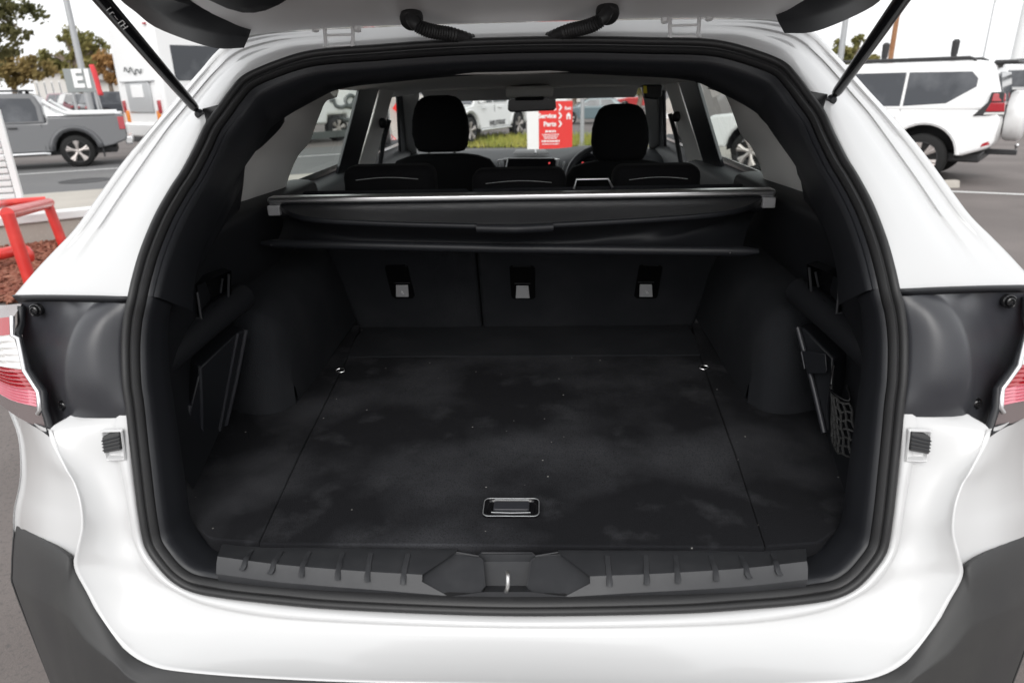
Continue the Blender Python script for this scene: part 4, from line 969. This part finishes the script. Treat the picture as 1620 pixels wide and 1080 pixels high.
def wheel(parent, x, y, r, wd, m='alloy', spokes=5, side=1):
    t = lathe('wheel', (x, y-wd/2*side, r), (0, side, 0), [(0, r*.62), (.01, r*.9), (.035, r*.985), (.06, r), (wd-.06, r), (wd-.035, r*.985), (wd-.008, r*.9), (wd, r*.70), (wd-.02, r*.66)], 'tyre', parent, 36, world=False)
    rim = lathe('rim', (x, y+wd/2*side, r), (0, side, 0), [(-.10, r*.60), (-.10, r*.67), (-.004, r*.70), (-.003, r*.66), (-.02, r*.62), (-.085, r*.58), (-.085, .03)], 'darkmetal', t, 30, world=False)
    vv = []
    for k in range(spokes):
        a = 2*math.pi*k/spokes+.3
        for da in (-.13, .13):
            c = Vector((x, y+(wd/2-.012)*side, r)); e = Vector((math.cos(a+da), 0, math.sin(a+da))); b_ = Vector((math.cos(a), 0, math.sin(a)))
            v, f = tubev([c+b_*.03+Vector((0, -.02*side, 0)), c+b_*r*.3+e*.005, c+e*r*.66], [.04*r/.38, .034*r/.38, .045*r/.38], 6); vv.append((v, f))
    v, f = merge(vv); mesh('spokes', v, f, m, t, world=False)
    lathe('hub_cap', (x, y+(wd/2-.005)*side, r), (0, side, 0), [(-.03, .06), (0, .055), (.01, .04)], m, t, 14, world=False)
    return t
def liner(o, x, cz, r, s, hw):
    P = [Vector((a, s*(hw-.035), b)) for a, b in arc(x, cz, r, cz-.02, 14)]
    Q = [Vector((p.x, s*.25, p.z)) for p in P]
    mesh('arch_liner', P+Q, gridfaces(2, len(P))+[tuple(range(len(P), 2*len(P)))], 'darkmetal', o, world=False)
# ---- grey dual-cab pickup driving past on the road
UD = -RD; uw = G(130, 264); ud_ang = math.atan2(UD.y, UD.x)
ut = empty('grey_pickup', Vector((uw.x, uw.y, 0))-UD*(-1.55)+RN*.82, ud_ang, 'grey dual-cab pickup with chrome sports bar driving along the road', 'pickup')
ut.location = Vector((uw.x, uw.y, .004))+UD*1.55*.84+RN*.82*.84; ut.scale = (.84,)*3
def rot_fix(o): pass
def pickup(o, paint, hw=.93, L0=-2.72, L1=2.55, ax=1.55, r=.39, zt=1.80, detail=True, dx=0):
    low = [(L0+.02, .62), (L0, .70), (L0+.01, 1.16), (L0+.04, 1.24), (-1.03, 1.23), (-1.0, 1.10), (-.6, 1.10), (1.15, 1.12), (1.35, 1.10), (2.35, 1.0), (L1, .86), (L1, .55), (L1-.15, .42)]
    bot = arc(ax, .42, .47, .44)[::-1]+[(ax-.6, .40), (-ax+.6, .40)]+arc(-ax, .42, .47, .44)[::-1]+[(L0+.35, .50)]
    body = side_solid('body', low+bot, lambda z: hw-.05*max(0, (z-.8))/.3 if z > .8 else hw, paint, o, bevel=.035)
    cw = lambda z: hw-.055-.17*(z-1.1)/.7
    cabp = [(-1.0, 1.08), (-.98, 1.5), (-.88, zt-.05), (-.68, zt), (.3, zt), (.55, zt-.06), (1.35, 1.08)]
    side_solid('cabin', cabp, cw, paint, o, bevel=.05, seg=4)
    side_pane('window', [(-.86, 1.15), (-.86, 1.48), (-.78, zt-.12), (.02, zt-.10), (.02, 1.15)], cw, 'car_glass', o)
    side_pane('window', [(.10, 1.15), (.10, zt-.10), (.45, zt-.13), (1.02, 1.15)], cw, 'car_glass', o)
    v = [Vector((.62, cw(1.7)-.05, zt-.08)), Vector((.62, -cw(1.7)+.05, zt-.08)), Vector((1.31, -cw(1.15)+.05, 1.14)), Vector((1.31, cw(1.15)-.05, 1.14))]
    prism('windscreen', v, (.03, 0, .02), 'car_glass_light', o, .004, world=False)
    for s in (1, -1):
        for x in (ax, -ax): wheel(o, x, s*(hw-.11), r, .24, side=s); liner(o, x, .42, .462, s, hw)
        for x in (ax, -ax):
            P = [Vector((a, s*(hw+.008), b)) for a, b in arc(x, .42, .49, .46, 14)]
            v, f = loft([[p for p in P], [Vector((x+(p.x-x)*1.13, s*(hw+.02), .42+(p.z-.42)*1.13)) for p in P], [Vector((x+(p.x-x)*1.26, s*(hw-.01), .42+(p.z-.42)*1.2)) for p in P]], 1)
            mesh('wheel_arch', v, f, paint, o, world=False, solid=.02)
        prism('tail_lamp', [Vector((L0-.005, s*(hw-.03), .88)), Vector((L0-.005, s*(hw-.16), .88)), Vector((L0-.005, s*(hw-.16), 1.19)), Vector((L0-.005, s*(hw-.06), 1.19)), Vector((L0+.14, s*(hw-.04), 1.06)), Vector((L0+.10, s*(hw+.003), .84))][:4], (.14, s*.022, 0), 'lens_red', o, .01, world=False)
        tube('side_step', [Vector((-.95, s*(hw+.03), .36)), Vector((-.85, s*(hw+.06), .38)), Vector((.95, s*(hw+.06), .38)), Vector((1.05, s*(hw+.03), .36))], .035, 'silver', o, n=10, world=False)
        for x in (-.28, .72): prism('door_handle', [Vector((x-.11, s*(hw-.015), .985)), Vector((x+.09, s*(hw-.015), .985)), Vector((x+.09, s*(hw-.015), 1.02)), Vector((x-.11, s*(hw-.015), 1.02))], (0, s*.03, 0), 'darkmetal' if paint == 'ute_grey' else paint, o, .008, world=False)
        tube('door_gap', [Vector((.06, s*(cw(1.1)+.045), .45)), Vector((.06, s*(cw(1.1)+.045), 1.09))], .006, 'darkmetal', o, n=5, world=False)
        tube('body_line', [Vector((-.88, s*(hw+.003), .46)), Vector((-.9, s*(hw-.042), 1.08))], .006, 'darkmetal', o, n=5, world=False)
        prism('mirror', [Vector((.95, s*(hw+.01), 1.16)), Vector((1.12, s*(hw+.01), 1.16)), Vector((1.1, s*(hw+.01), 1.34)), Vector((.98, s*(hw+.01), 1.34))], (0, s*.2, 0), paint, o, .03, world=False)
    box('rear_bumper', L0-.12, L0+.06, -hw+.05, hw-.05, .50, .70, 'silver', o, .03, world=False)
    box('mud_flap', -ax-.58, -ax-.55, hw-.26, hw-.02, .22, .52, 'darkmetal', o, .006, world=False)
    box('tailgate', L0-.01, L0+.03, -hw+.17, hw-.17, .74, 1.22, paint, o, .012, world=False)
    box('chassis', L0+.3, L1-.3, -.6, .6, .30, .46, 'darkmetal', o, .02, world=False)
    return o
pickup(ut, 'ute_grey')
box('tray_cover', -2.68, -1.05, -.82, .82, 1.24, 1.29, 'silver', ut, .015, world=False)
for s in (1, -1):
    tube('sports_bar', [Vector((-1.04, s*.72, 1.62)), Vector((-1.12, s*.76, 1.54)), Vector((-1.42, s*.83, 1.34)), Vector((-1.62, s*.83, 1.30)), Vector((-2.55, s*.83, 1.29))], .045, 'corrugated', ut, n=10, k=3, world=False)
    prism('sail_panel', [Vector((-1.01, s*.78, 1.12)), Vector((-1.01, s*.73, 1.50)), Vector((-1.06, s*.75, 1.50)), Vector((-1.34, s*.80, 1.26)), Vector((-1.30, s*.80, 1.14))], (0, -s*.03, 0), 'corrugated', ut, .006, world=False)
rk = box('roof_rack', -.75, .55, -.62, .62, 1.845, 1.885, 'darkmetal', ut, .01, world=False)
for x in (-.6, .3):
    for s in (1, -1): box('rack_foot', x-.04, x+.04, s*.58-.03, s*.58+.03, 1.77, 1.846, 'darkmetal', rk, .006, world=False)
# ---- white pickup beyond the windscreen
wf = G(741, 229); wd_ = Vector((-.42, -.907, 0)).normalized(); wn = Vector((-wd_.y, wd_.x, 0))
wt = empty('white_pickup', Vector((wf.x, wf.y, .004))-wd_*1.6+wn*(-.82)*(-1 if False else 1)*0+wn*0, math.atan2(wd_.y, wd_.x), 'white dual-cab pickup with dark door lettering parked on the verge', 'pickup')
sgn = 1 if (Vector((0, 0, 0))-wt.location).dot(wn) > 0 else -1
wt.location = Vector((wf.x, wf.y, .004))-wd_*1.6*.88-wn*sgn*.82*.88; wt.scale = (.88,)*3
pickup(wt, 'wpaint', ax=1.6)
text('door_lettering', 'WILDTRAK', .21, 'decal', wt, (-.05, sgn*.945, .54), frame((-sgn*1, 0, 0), (0, 0, 1)), world=False, ext=.004, bold=.004, shear=.3)
# ---- big white four-wheel drive on the right
def suv(o, paint, hw=.95, zt=1.84, detail=True, dark='car_glass'):
    low = [(-2.30, .58), (-2.36, .66), (-2.38, .98), (-2.34, 1.14), (1.15, 1.16), (1.3, 1.12), (2.2, 1.04), (2.42, .92), (2.42, .6), (2.3, .45)]
    bot = arc(1.40, .43, .49, .46)[::-1]+[(.8, .40), (-.8, .40)]+arc(-1.39, .43, .49, .46)[::-1]+[(-1.98, .46)]
    side_solid('body', low+bot, lambda z: hw-.04*max(0, (z-.85))/.3, paint, o, bevel=.05, seg=4)
    cw = lambda z: hw-.04-.16*(z-1.12)/.7
    side_solid('cabin', [(-2.34, 1.12), (-2.30, 1.42), (-2.16, zt-.03), (-1.95, zt+.02), (.25, zt+.02), (.55, zt-.05), (1.28, 1.12)], cw, paint, o, bevel=.07, seg=4)
    side_pane('window', [(-1.62, 1.24), (-1.98, 1.48), (-1.98, 1.60), (-1.88, 1.70), (-1.02, 1.71), (-1.02, 1.20)], cw, dark, o)
    side_pane('window', [(-.98, 1.20), (-.98, 1.71), (-.12, 1.71), (-.12, 1.19)], cw, dark, o)
    side_pane('window', [(-.04, 1.19), (-.04, 1.71), (.42, 1.68), (.98, 1.19)], cw, dark, o)
    v = [Vector((-2.325, hw-.22, 1.24)), Vector((-2.325, -hw+.22, 1.24)), Vector((-2.235, -hw+.26, 1.68)), Vector((-2.235, hw-.26, 1.68))]
    prism('rear_window', v, (-.02, 0, 0), dark, o, .004, world=False)
    v = [Vector((.64, cw(1.7)-.05, zt-.08)), Vector((.64, -cw(1.7)+.05, zt-.08)), Vector((1.26, -cw(1.15)+.05, 1.16)), Vector((1.26, cw(1.15)-.05, 1.16))]
    prism('windscreen', v, (.03, 0, .02), 'car_glass_light', o, .004, world=False)
    for s in (1, -1):
        for x in (1.40, -1.39): wheel(o, x, s*(hw-.13), .39, .26, side=s, spokes=6); liner(o, x, .43, .482, s, hw)
        rl = tube('roof_rail', [Vector((-1.9, s*.70, zt+.02)), Vector((-1.8, s*.70, zt+.065)), Vector((.1, s*.70, zt+.065)), Vector((.22, s*.70, zt+.02))], .022, 'darkmetal', o, n=8, world=False)
    for s in (1, -1):
        for x in (-.06, -1.0): tube('door_gap', [Vector((x, s*(hw-.002), .48)), Vector((x, s*(hw-.008), .85)), Vector((x, s*(hw-.045), 1.15))], .005, 'darkmetal', o, n=5, world=False)
        for x in (-.85, .12): prism('door_handle', [Vector((x-.1, s*(hw-.03), 1.02)), Vector((x+.1, s*(hw-.03), 1.02)), Vector((x+.1, s*(hw-.03), 1.055)), Vector((x-.1, s*(hw-.03), 1.055))], (0, s*.035, 0), paint, o, .008, world=False)
        for x, cz in ((1.40, .43), (-1.39, .43)):
            P = [Vector((a, s*(hw-.004), b)) for a, b in arc(x, cz, .495, .47, 14)]
            v, f = loft([P, [Vector((x+(p.x-x)*1.07, s*(hw+.012), cz+(p.z-cz)*1.07)) for p in P], [Vector((x+(p.x-x)*1.14, s*(hw-.012), cz+(p.z-cz)*1.12)) for p in P]], 1)
            mesh('wheel_arch', v, f, paint, o, world=False)
    return o, cw
pw = G(1448, 289); pdh = Vector((-.80, .60, 0)).normalized(); pn = Vector((-pdh.y, pdh.x, 0))
pr_ = empty('white_four_wheel_drive', Vector((pw.x, pw.y, .004))+pdh*1.39-pn*.83, math.atan2(pdh.y, pdh.x), 'large white four-wheel drive with rear spare wheel cover and tow ball', 'car')
if (Vector((pw.x, pw.y, 0))-pr_.location).dot(-Vector((pr_.location.x, pr_.location.y, 0))) < 0: pr_.location = Vector((pw.x, pw.y, .004))+pdh*1.39+pn*.83
_sg = 1 if (pr_.location-Vector((pw.x, pw.y, 0))).dot(pn) > 0 else -1
pr_.location = Vector((pw.x, pw.y, .004))+pdh*1.39*.87+pn*_sg*.83*.87; pr_.scale = (.87,)*3
_, cwp = suv(pr_, 'wpaint')
for s in (1, -1):
    lb = prism('lamp_housing', [Vector((-2.02, s*.957, 1.06)), Vector((-2.395, s*.90, 1.06)), Vector((-2.36, s*.90, 1.40)), Vector((-2.20, s*.935, 1.40)), Vector((-2.18, s*.945, 1.26))], (0, -s*.08, 0), 'darkmetal', pr_, .01, world=False)
    prism('tail_lamp', [Vector((-2.17, s*.962, 1.12)), Vector((-2.41, s*.90, 1.12)), Vector((-2.395, s*.90, 1.25)), Vector((-2.22, s*.952, 1.25))], (0, -s*.06, 0), 'lens_red', pr_, .01, world=False)
    prism('tail_lamp', [Vector((-2.22, s*.952, 1.265)), Vector((-2.395, s*.89, 1.265)), Vector((-2.375, s*.88, 1.38)), Vector((-2.23, s*.945, 1.38))], (0, -s*.06, 0), 'lens_red', pr_, .01, world=False)
    prism('reverse_lamp', [Vector((-2.15, s*.964, 1.075)), Vector((-2.41, s*.90, 1.075)), Vector((-2.41, s*.90, 1.11)), Vector((-2.17, s*.962, 1.11))], (0, -s*.06, 0), 'lens_clear', pr_, .006, world=False)
    prism('reflector', [Vector((-2.20, s*.958, .60)), Vector((-2.32, s*.945, .64)), Vector((-2.30, s*.945, .69)), Vector((-2.22, s*.957, .655))], (0, -s*.03, 0), 'lens_red', pr_, .004, world=False)
sp_ = lathe('spare_wheel_cover', (-2.66, .05, 1.02), (1, 0, 0), [(0, .12), (.005, .30), (.03, .355), (.08, .385), (.22, .385), (.27, .36), (.29, .2)], 'wpaint', pr_, 30, world=False)
sp_.scale = (1, 1, 1)
box('spare_bracket', -2.42, -2.35, -.1, .2, .8, 1.2, 'darkmetal', pr_, .02, world=False)
box('rear_spoiler', -2.42, -2.12, -.62, .62, 1.80, 1.855, 'darkmetal', pr_, .02, world=False)
box('door_handle', -2.40, -2.37, .45, .62, 1.05, 1.18, 'darkmetal', pr_, .015, world=False)
box('underbody', -2.2, 1.9, -.7, .7, .34, .48, 'darkmetal', pr_, .03, world=False)
tb = box('tow_bar', -2.62, -2.2, -.06, .06, .42, .50, 'darkmetal', pr_, .01, world=False)
lathe('tow_ball', (-2.60, 0, .50), (0, 0, 1), [(0, .02), (.03, .018), (.04, .025), (.065, .034), (.09, .025), (.098, .01)], 'chrome', tb, 14, world=False)
for x in (-1.55, -.55):
    b_ = lathe('light_pod', (x, .5, 1.93), (0, 0, 1), [(0, .04), (.05, .05), (.22, .055), (.25, .03)], 'darkmetal', pr_, 10, world=False)
# ---- second white four-wheel drive behind it
q0 = U(1640, 215, 19); p2 = empty('white_wagon', Vector((q0.x+1.4, q0.y+.6, .004)), math.atan2(-pdh.y*.3, -1)+math.pi, 'white lifted wagon with a blue tow hook parked behind the four-wheel drive', 'car')
p2.rotation_euler.z = math.radians(8); p2.scale = (.9,)*3
suv(p2, 'wpaint'); 
lathe('tow_hook', (-2.46, .55, .62), (-1, .2, 0), [(0, .13), (.05, .14), (.07, .10), (.06, .05)], 'blue', p2, 18, world=False)
box('bull_bar', -2.50, -2.36, -.8, .8, .42, .80, 'darkmetal', p2, .03, world=False)
for k in range(4): lathe('bar_bolt', (-2.51, .2-.2*k, .62), (-1, 0, 0), [(0, .02), (.012, .018)], 'sign_white', p2, 8, world=False)
rt_ = box('roof_tray', -1.9, .2, -.6, .6, 1.95, 1.99, 'darkmetal', p2, .01, world=False)
# ---- motorhome
_a, _b = U(192, 180, 18.2), U(264, 180, 16.8); _d = (_b-_a); _d.z = 0; _d.normalize()
mhd = Vector((-_d.y, _d.x, 0)); mn = Vector((-mhd.y, mhd.x, 0))
mc = (_a+_b)/2; mc.z = .004
mo = empty('motorhome', mc, math.atan2(mhd.y, mhd.x), 'tall white motorhome with dark side window and script lettering', 'motorhome')
W_ = 1.15
side_solid('coach_body', [(0, .62), (.04, 3.0), (.2, 3.12), (5.0, 3.12), (6.0, 2.95), (6.3, 2.3), (6.4, .75), (5.9, .5), (5.5, .5), (5.45, .75), (4.75, .75), (4.7, .5), (2.0, .5), (1.95, .78), (1.15, .78), (1.1, .5), (.1, .5)], W_, 'wpaint', mo, bevel=.08, seg=3)
box('rear_bumper', -.10, .12, -W_+.04, W_-.04, .42, .78, 'wpaint', mo, .06, world=False)
box('bumper_step', -.06, .2, -W_+.1, W_-.1, .30, .43, 'darkmetal', mo, .02, world=False)
for s in (1, -1):
    box('brake_lamp', -.03, .05, s*.92-.07, s*.92+.07, 1.0, 1.3, 'lens_red', mo, .02, world=False)
    box('indicator_lamp', -.03, .05, s*.82-.08, s*.82+.08, .78, 1.06, 'orange', mo, .02, world=False)
    for x in (1.55, 5.1): wheel(mo, x, s*(W_-.16), .36, .24, side=s, spokes=6)
box('rear_panel', -.035, .03, -.62, .62, 1.00, 1.72, 'car_silver', mo, .05, world=False)
box('plate_panel', -.05, -.02, -.30, .30, 1.36, 1.66, 'sign_white', mo, .01, world=False)
box('shelf_line', -.045, .02, -.85, .85, 1.72, 1.755, 'car_silver', mo, .008, world=False)
tube('rear_script', [Vector((-.005, .55-i*.09, 1.98+.07*math.sin(i*1.9)+.03*math.sin(i*.7))) for i in range(11)], .014, 'script', mo, n=6, k=3, world=False)
P0_ = mc-mn*W_; 
def mloc(px, py, o=.01):
    p = PLN(px, py, P0_-mn*o, mn); d = p-mc; return Vector((d.dot(mhd), d.dot(mn), d.z))
wv = [mloc(268, 71), mloc(348, 78), mloc(342, 133), mloc(276, 128)]
wx0, wx1 = wv[0].x, wv[1].x; wz0, wz1 = wv[3].z, wv[0].z
prism('side_window', [Vector((wx0, -W_-.012, wz0)), Vector((wx1, -W_-.012, wz0)), Vector((wx1, -W_-.012, wz1)), Vector((wx0, -W_-.012, wz1))], (0, .03, 0), 'car_glass', mo, .03, world=False)
tube('side_script', [mloc(a, b) for a, b in ((522, 160), (527, 157), (531, 167), (540, 170), (548, 166), (546, 158), (554, 151), (561, 155), (556, 166), (547, 168), (556, 170), (560, 176), (556, 188), (546, 190), (540, 186))], .055, 'script', mo, n=8, k=4, world=False)
za, zb = mloc(490, 210).z, mloc(490, 221).z
prism('side_stripe', [Vector((2.2, -W_-.006, min(za, zb))), Vector((6.2, -W_-.006, min(za, zb))), Vector((6.2, -W_-.006, max(za, zb))), Vector((2.2, -W_-.006, max(za, zb)))], (0, .02, 0), 'script', mo, .003, world=False)
box('clearance_lamp', -.02, .04, -.95, -.85, 2.95, 3.0, 'lens_red', mo, .008, world=False)
# ---- smaller parked cars far off
def sedan(name, label, px, py, paint, ang, group=None, wagon=False, D=None):
    p = GT(px, py); o = empty(name, Vector((p.x, p.y, p.z+.008)), ang, label, 'car', group)
    hw = .88; zt = 1.62 if wagon else 1.46
    low = [(-2.2, .45), (-2.25, .6), (-2.22, .92), (-2.1, .98), (1.1, .98), (2.05, .84), (2.25, .68), (2.25, .42)]
    bot = arc(1.35, .34, .38, .34)[::-1]+[(.8, .28), (-.8, .28)]+arc(-1.3, .34, .38, .34)[::-1]+[(-1.9, .34)]
    side_solid('body', low+bot, hw, paint, o, bevel=.05)
    cw = lambda z: hw-.05-.2*(z-.95)/.5
    cab = [(-2.15, .96), (-1.9, zt-.08), (-1.6, zt), (.1, zt), (.4, zt-.05), (1.2, .96)] if wagon else [(-1.85, .96), (-1.25, zt-.06), (-.9, zt), (.1, zt), (.35, zt-.04), (1.2, .96)]
    side_solid('cabin', cab, cw, paint, o, bevel=.05)
    a = -1.75 if wagon else -1.35
    side_pane('window', [(a, 1.02), (a+.2 if wagon else -1.05, zt-.1), (-.42, zt-.08), (-.42, 1.02)], cw, 'car_glass', o)
    side_pane('window', [(-.36, 1.02), (-.36, zt-.08), (.22, zt-.1), (.85, 1.02)], cw, 'car_glass', o)
    prism('windscreen', [Vector((.44, cw(zt)-.03, zt-.08)), Vector((.44, -cw(zt)+.03, zt-.08)), Vector((1.15, -cw(1)+.05, .99)), Vector((1.15, cw(1)-.05, .99))], (.02, 0, .02), 'car_glass', o, .004, world=False)
    b0x = -2.12 if wagon else -1.78
    prism('rear_window', [Vector((b0x, cw(1)-.06, 1.02)), Vector((b0x, -cw(1)+.06, 1.02)), Vector((b0x+.22 if wagon else -1.3, -cw(zt)+.04, zt-.1)), Vector((b0x+.22 if wagon else -1.3, cw(zt)-.04, zt-.1))], (-.03, 0, .01), 'car_glass', o, .004, world=False)
    for s in (1, -1):
        for x in (1.35, -1.3): wheel(o, x, s*(hw-.1), .33, .2, side=s)
        box('tail_lamp', -2.27, -2.15, s*.66-.14, s*.66+.14, .72, .86, 'lens_red', o, .015, world=False)
        box('headlamp', 2.1, 2.26, s*.64-.16, s*.64+.16, .62, .74, 'lens_clear', o, .02, world=False)
    return o
sedan('teal_sedan', 'blue-grey sedan crossing behind the thin sign pole', 938, 195, 'teal_grey', math.radians(178))
sedan('white_hatchback', 'white car with red tail lamps in the lot beyond the blue-grey sedan', 965, 162, 'wpaint', math.radians(30), wagon=True)
sedan('red_wagon', 'red car parked at the far side beyond the driver headrest', 1012, 172, 'car_red', math.radians(172), wagon=True)
sedan('white_station_wagon', 'white car standing behind the red car across the road', 990, 165, 'wpaint', math.radians(160), wagon=True)
sedan('maroon_wagon', 'maroon wagon parked in front of the white building', 117, 188, 'maroon', math.radians(-35), wagon=True)
sedan('silver_hatchback', 'pale silver hatchback parked beside the red flag', 158, 187, 'car_silver', math.radians(20), wagon=True)
sedan('dark_hatchback', 'dark hatchback parked between the flag and the motorhome', 183, 187, 'car_dark', math.radians(60), wagon=True)
sedan('white_sedan', 'white sedan parked at the end of the far lot', 140, 180, 'wpaint', math.radians(200))
sedan('black_wagon', 'black wagon parked tight behind the motorhome', 200, 190, 'car_dark', math.radians(50), wagon=True)
# ---- signs, poles, flag
sg0 = U(842, 245, 12.2); sg = empty('direction_sign', Vector((U(869, 200, 12.2).x, 12.2, 0)), 0, 'red and white service and parts direction sign on the verge', 'sign')
def SP(px, py, o=0): return U(px, py, 12.2-o)
sw0 = SP(833, 150); sw1 = SP(852, 150); sr1 = SP(906, 150); zt0 = SP(870, 139).z; zr = SP(875, 160.5).z
box('white_panel', sw0.x, sw1.x-.002, 12.2, 12.3, 0, zt0, 'sign_white', sg, .004)
box('header_panel', sw1.x, SP(897, 150).x, 12.2, 12.3, zr+.002, zt0, 'sign_white', sg, .004)
box('red_panel', sw1.x, sr1.x, 12.2, 12.3, 0, zr, 'sign_red', sg, .004)
FT = frame((1, 0, 0), (0, 0, 1))
def stx(s, px, py, size, al='RIGHT', m='white_text', bold=.004):
    p = SP(px, py, .004); text('lettering', s, size, m, sg, p, FT, ext=.003, bold=bold, align=al)
stx('Sales', 880, 171, .105); stx('Service', 880, 183.5, .105); stx('Parts', 880, 196.5, .105)
stx('Exit', 898.5, 171.5, .07, 'CENTER', bold=.002)
def chev(px, py, r):
    c = SP(px, py, .006); 
    prism('chevron', [c+V((-r*.6, 0, r)), c+V((-r*.05, 0, r)), c+V((r*.7, 0, 0)), c+V((-r*.05, 0, -r)), c+V((-r*.6, 0, -r)), c+V((.1*r, 0, 0))], (0, -.004, 0), 'white_text', sg, 0)
for y_ in (170, 183, 196): chev(886, y_, .052)
c = SP(899.5, 184, .006); prism('arrow', [c+V((-.035, 0, -.05)), c+V((-.035, 0, .02)), c+V((0, 0, .06)), c+V((.035, 0, .02)), c+V((.035, 0, -.05)), c+V((.012, 0, -.05)), c+V((.012, 0, .0)), c+V((-.012, 0, .0)), c+V((-.012, 0, -.05))], (0, -.004, 0), 'white_text', sg, 0)
for (px, py, wpx, h) in ((871, 208, 15, .03), (871, 213, 24, .016), (871, 216, 20, .016), (871, 219, 18, .016), (871, 223.5, 26, .028), (871, 228, 24, .016)):
    w0 = wpx*12.2/1080/.95; x = -w0/2; c = SP(px, py, .005)
    while x < w0/2:
        l = random.uniform(.02, .05); box('small_print', c.x+x, c.x+min(x+l, w0/2), 12.192, 12.197, c.z-h/2, c.z+h/2, 'white_text', sg, 0); x += l+.012
for (px, w0) in ((868, .05), (876, .04), (883, .06)): box('header_print', SP(px, 149).x-w0/2, SP(px, 149).x+w0/2, 12.193, 12.197, SP(px, 149).z-.02, SP(px, 149).z+.02, 'sign_red', sg, 0)
def pole(name, label, px, py, y, top, r, m, arm=None, group=None):
    b = U(px, py, y); g0 = GZ(b.x, y); o = empty(name, (b.x, y, g0), 0, label, 'pole', group)
    tube('shaft', [V((b.x, y, g0)), V((b.x, y, top*.5)), V((b.x, y, top))], [r, r*.85, r*.7], m, o, n=14)
    lathe('base_plate', (b.x, y, g0), (0, 0, 1), [(0, r*2), (.03, r*2), (.04, r*1.2)], m, o, 12)
    if arm: 
        a = tube('arm', [V((b.x, y, top-.3)), V((b.x+arm*.3, y, top+.2)), V((b.x+arm, y, top+.35))], r*.4, m, o, n=8, k=3); box('lamp_head', b.x+arm-.1, b.x+arm+.5, y-.12, y+.12, top+.30, top+.42, m, a, .03)
    return o
pole('sign_pole', 'thin galvanised post standing beside the red direction sign', 921, 200, 17.5, 3.2, .055, 'galv')
pole('lamp_post', 'tall pale grey lamp post rising above the letter sign', 134, 130, 33, 11.5, .15, 'galv', -1.5)
pole('thin_lamp_post', 'pale lamp post in front of the distant gum tree', 1334, 60, 38, 10, .16, 'galv', 1.5)
pole('timber_pole', 'brown timber power pole above the white four-wheel drive', 1414, 60, 36, 9, .13, 'wood')
pole('white_column', 'white painted column rising behind the lifted wagon', 1616, 60, 26, 8, .2, 'corrugated')
pole('curved_lamp_post', 'slim curved lamp post above the rear spoiler of the four-wheel drive', 1562, 60, 34, 4.6, .035, 'galv', 1.4)
# letter sign
ls = U(127, 128, 31); lo_ = empty('letter_sign', (ls.x, ls.y, GZ(ls.x, 31)), 0, 'grey square board with white letters E and I on posts', 'sign')
a0, a1 = U(107, 147, 31), U(148, 108, 31)
box('board', a0.x, a1.x, 31, 31.1, a0.z, a1.z, 'sign_grey', lo_, .02)
for x in (a0.x+.2, a1.x-.2): tube('post', [V((x, 31.05, GZ(x, 31))), V((x, 31.05, a0.z))], .06, 'galv', lo_, n=8)
text('letter', 'E', 1.0, 'white_text', lo_, U(123, 126, 30.98), FT, ext=.01, bold=.04); text('letter', 'I', 1.0, 'white_text', lo_, U(139, 126, 30.98), FT, ext=.01, bold=.05)
# feather flag
fb = U(155, 150, 27); fg = empty('feather_flag', (fb.x, 27, GZ(fb.x, 27)), 0, 'red curved feather flag beside the letter sign', 'flag')
tube('flag_pole', [V((fb.x+.1, 27, GZ(fb.x, 27))), U(152, 140, 27), U(146, 112, 27), U(141, 103, 27)], .025, 'galv', fg, n=8, k=3)
e1 = UL([(141, 104, 27), (146, 118, 27), (151, 135, 27), (155, 151, 27)]); e2 = UL([(148, 102, 27), (154, 116, 27), (159, 135, 27), (164, 151, 27)])
v, f = loft([e1, [a.lerp(b, .5)+V((0, -.12, 0)) for a, b in zip(e1, e2)], e2], 4, 3); mesh('banner', v, f, 'flag_red', fg, solid=.01)
# small red and white banner seen through the side glass
rb_ = U(604, 214, 15.5); rbn = empty('striped_banner', (rb_.x, 15.5, 0), 0, 'small red and white banner seen past the passenger belt', 'banner')
tube('stake', [V((rb_.x-.12, 15.5, 0)), V((rb_.x-.12, 15.5, rb_.z+.35))], .015, 'galv', rbn, n=8)
for k in range(4): box('stripe', rb_.x-.10+k*.07, rb_.x-.032+k*.07, 15.49, 15.51, rb_.z-.35, rb_.z+.3, 'flag_red' if k % 2 == 0 else 'sign_white', rbn, .002)
# buildings far left
def building(name, label, px0, px1, py, y, h, m, nwin):
    a, b = U(px0, py, y), U(px1, py, y); gz = GZ((a.x+b.x)/2, y); o = empty(name, ((a.x+b.x)/2, y, gz), 0, label, 'building')
    box('wall', a.x, b.x, y, y+9, gz, h, m, o, .03)
    rf = box('roof', a.x-.4, b.x+.4, y-.6, y+9.4, h+.002, h+.45, 'roofing', o, .05)
    wd2 = (b.x-a.x)/nwin
    for k in range(nwin):
        w0 = box('window', a.x+wd2*k+.25, a.x+wd2*(k+1)-.25, y-.05, y+.02, .5, h-.8, 'sign_white', o, .02)
        box('pane', a.x+wd2*k+.35, a.x+wd2*(k+1)-.35, y-.07, y-.03, .6, h-.9, 'shopglass', w0, .005)
    return o
building('showroom', 'long pale showroom with a flat fascia behind the pickup', 52, 112, 130, 58, 3.4, 'building', 5)
building('low_shop', 'low pale shop with dark glass beside the motorhome', 118, 215, 140, 60, 2.6, 'building', 6)
building('far_shed', 'long low pale shed at the end of the far road', 640, 1080, 140, 95, 2.2, 'building', 12)
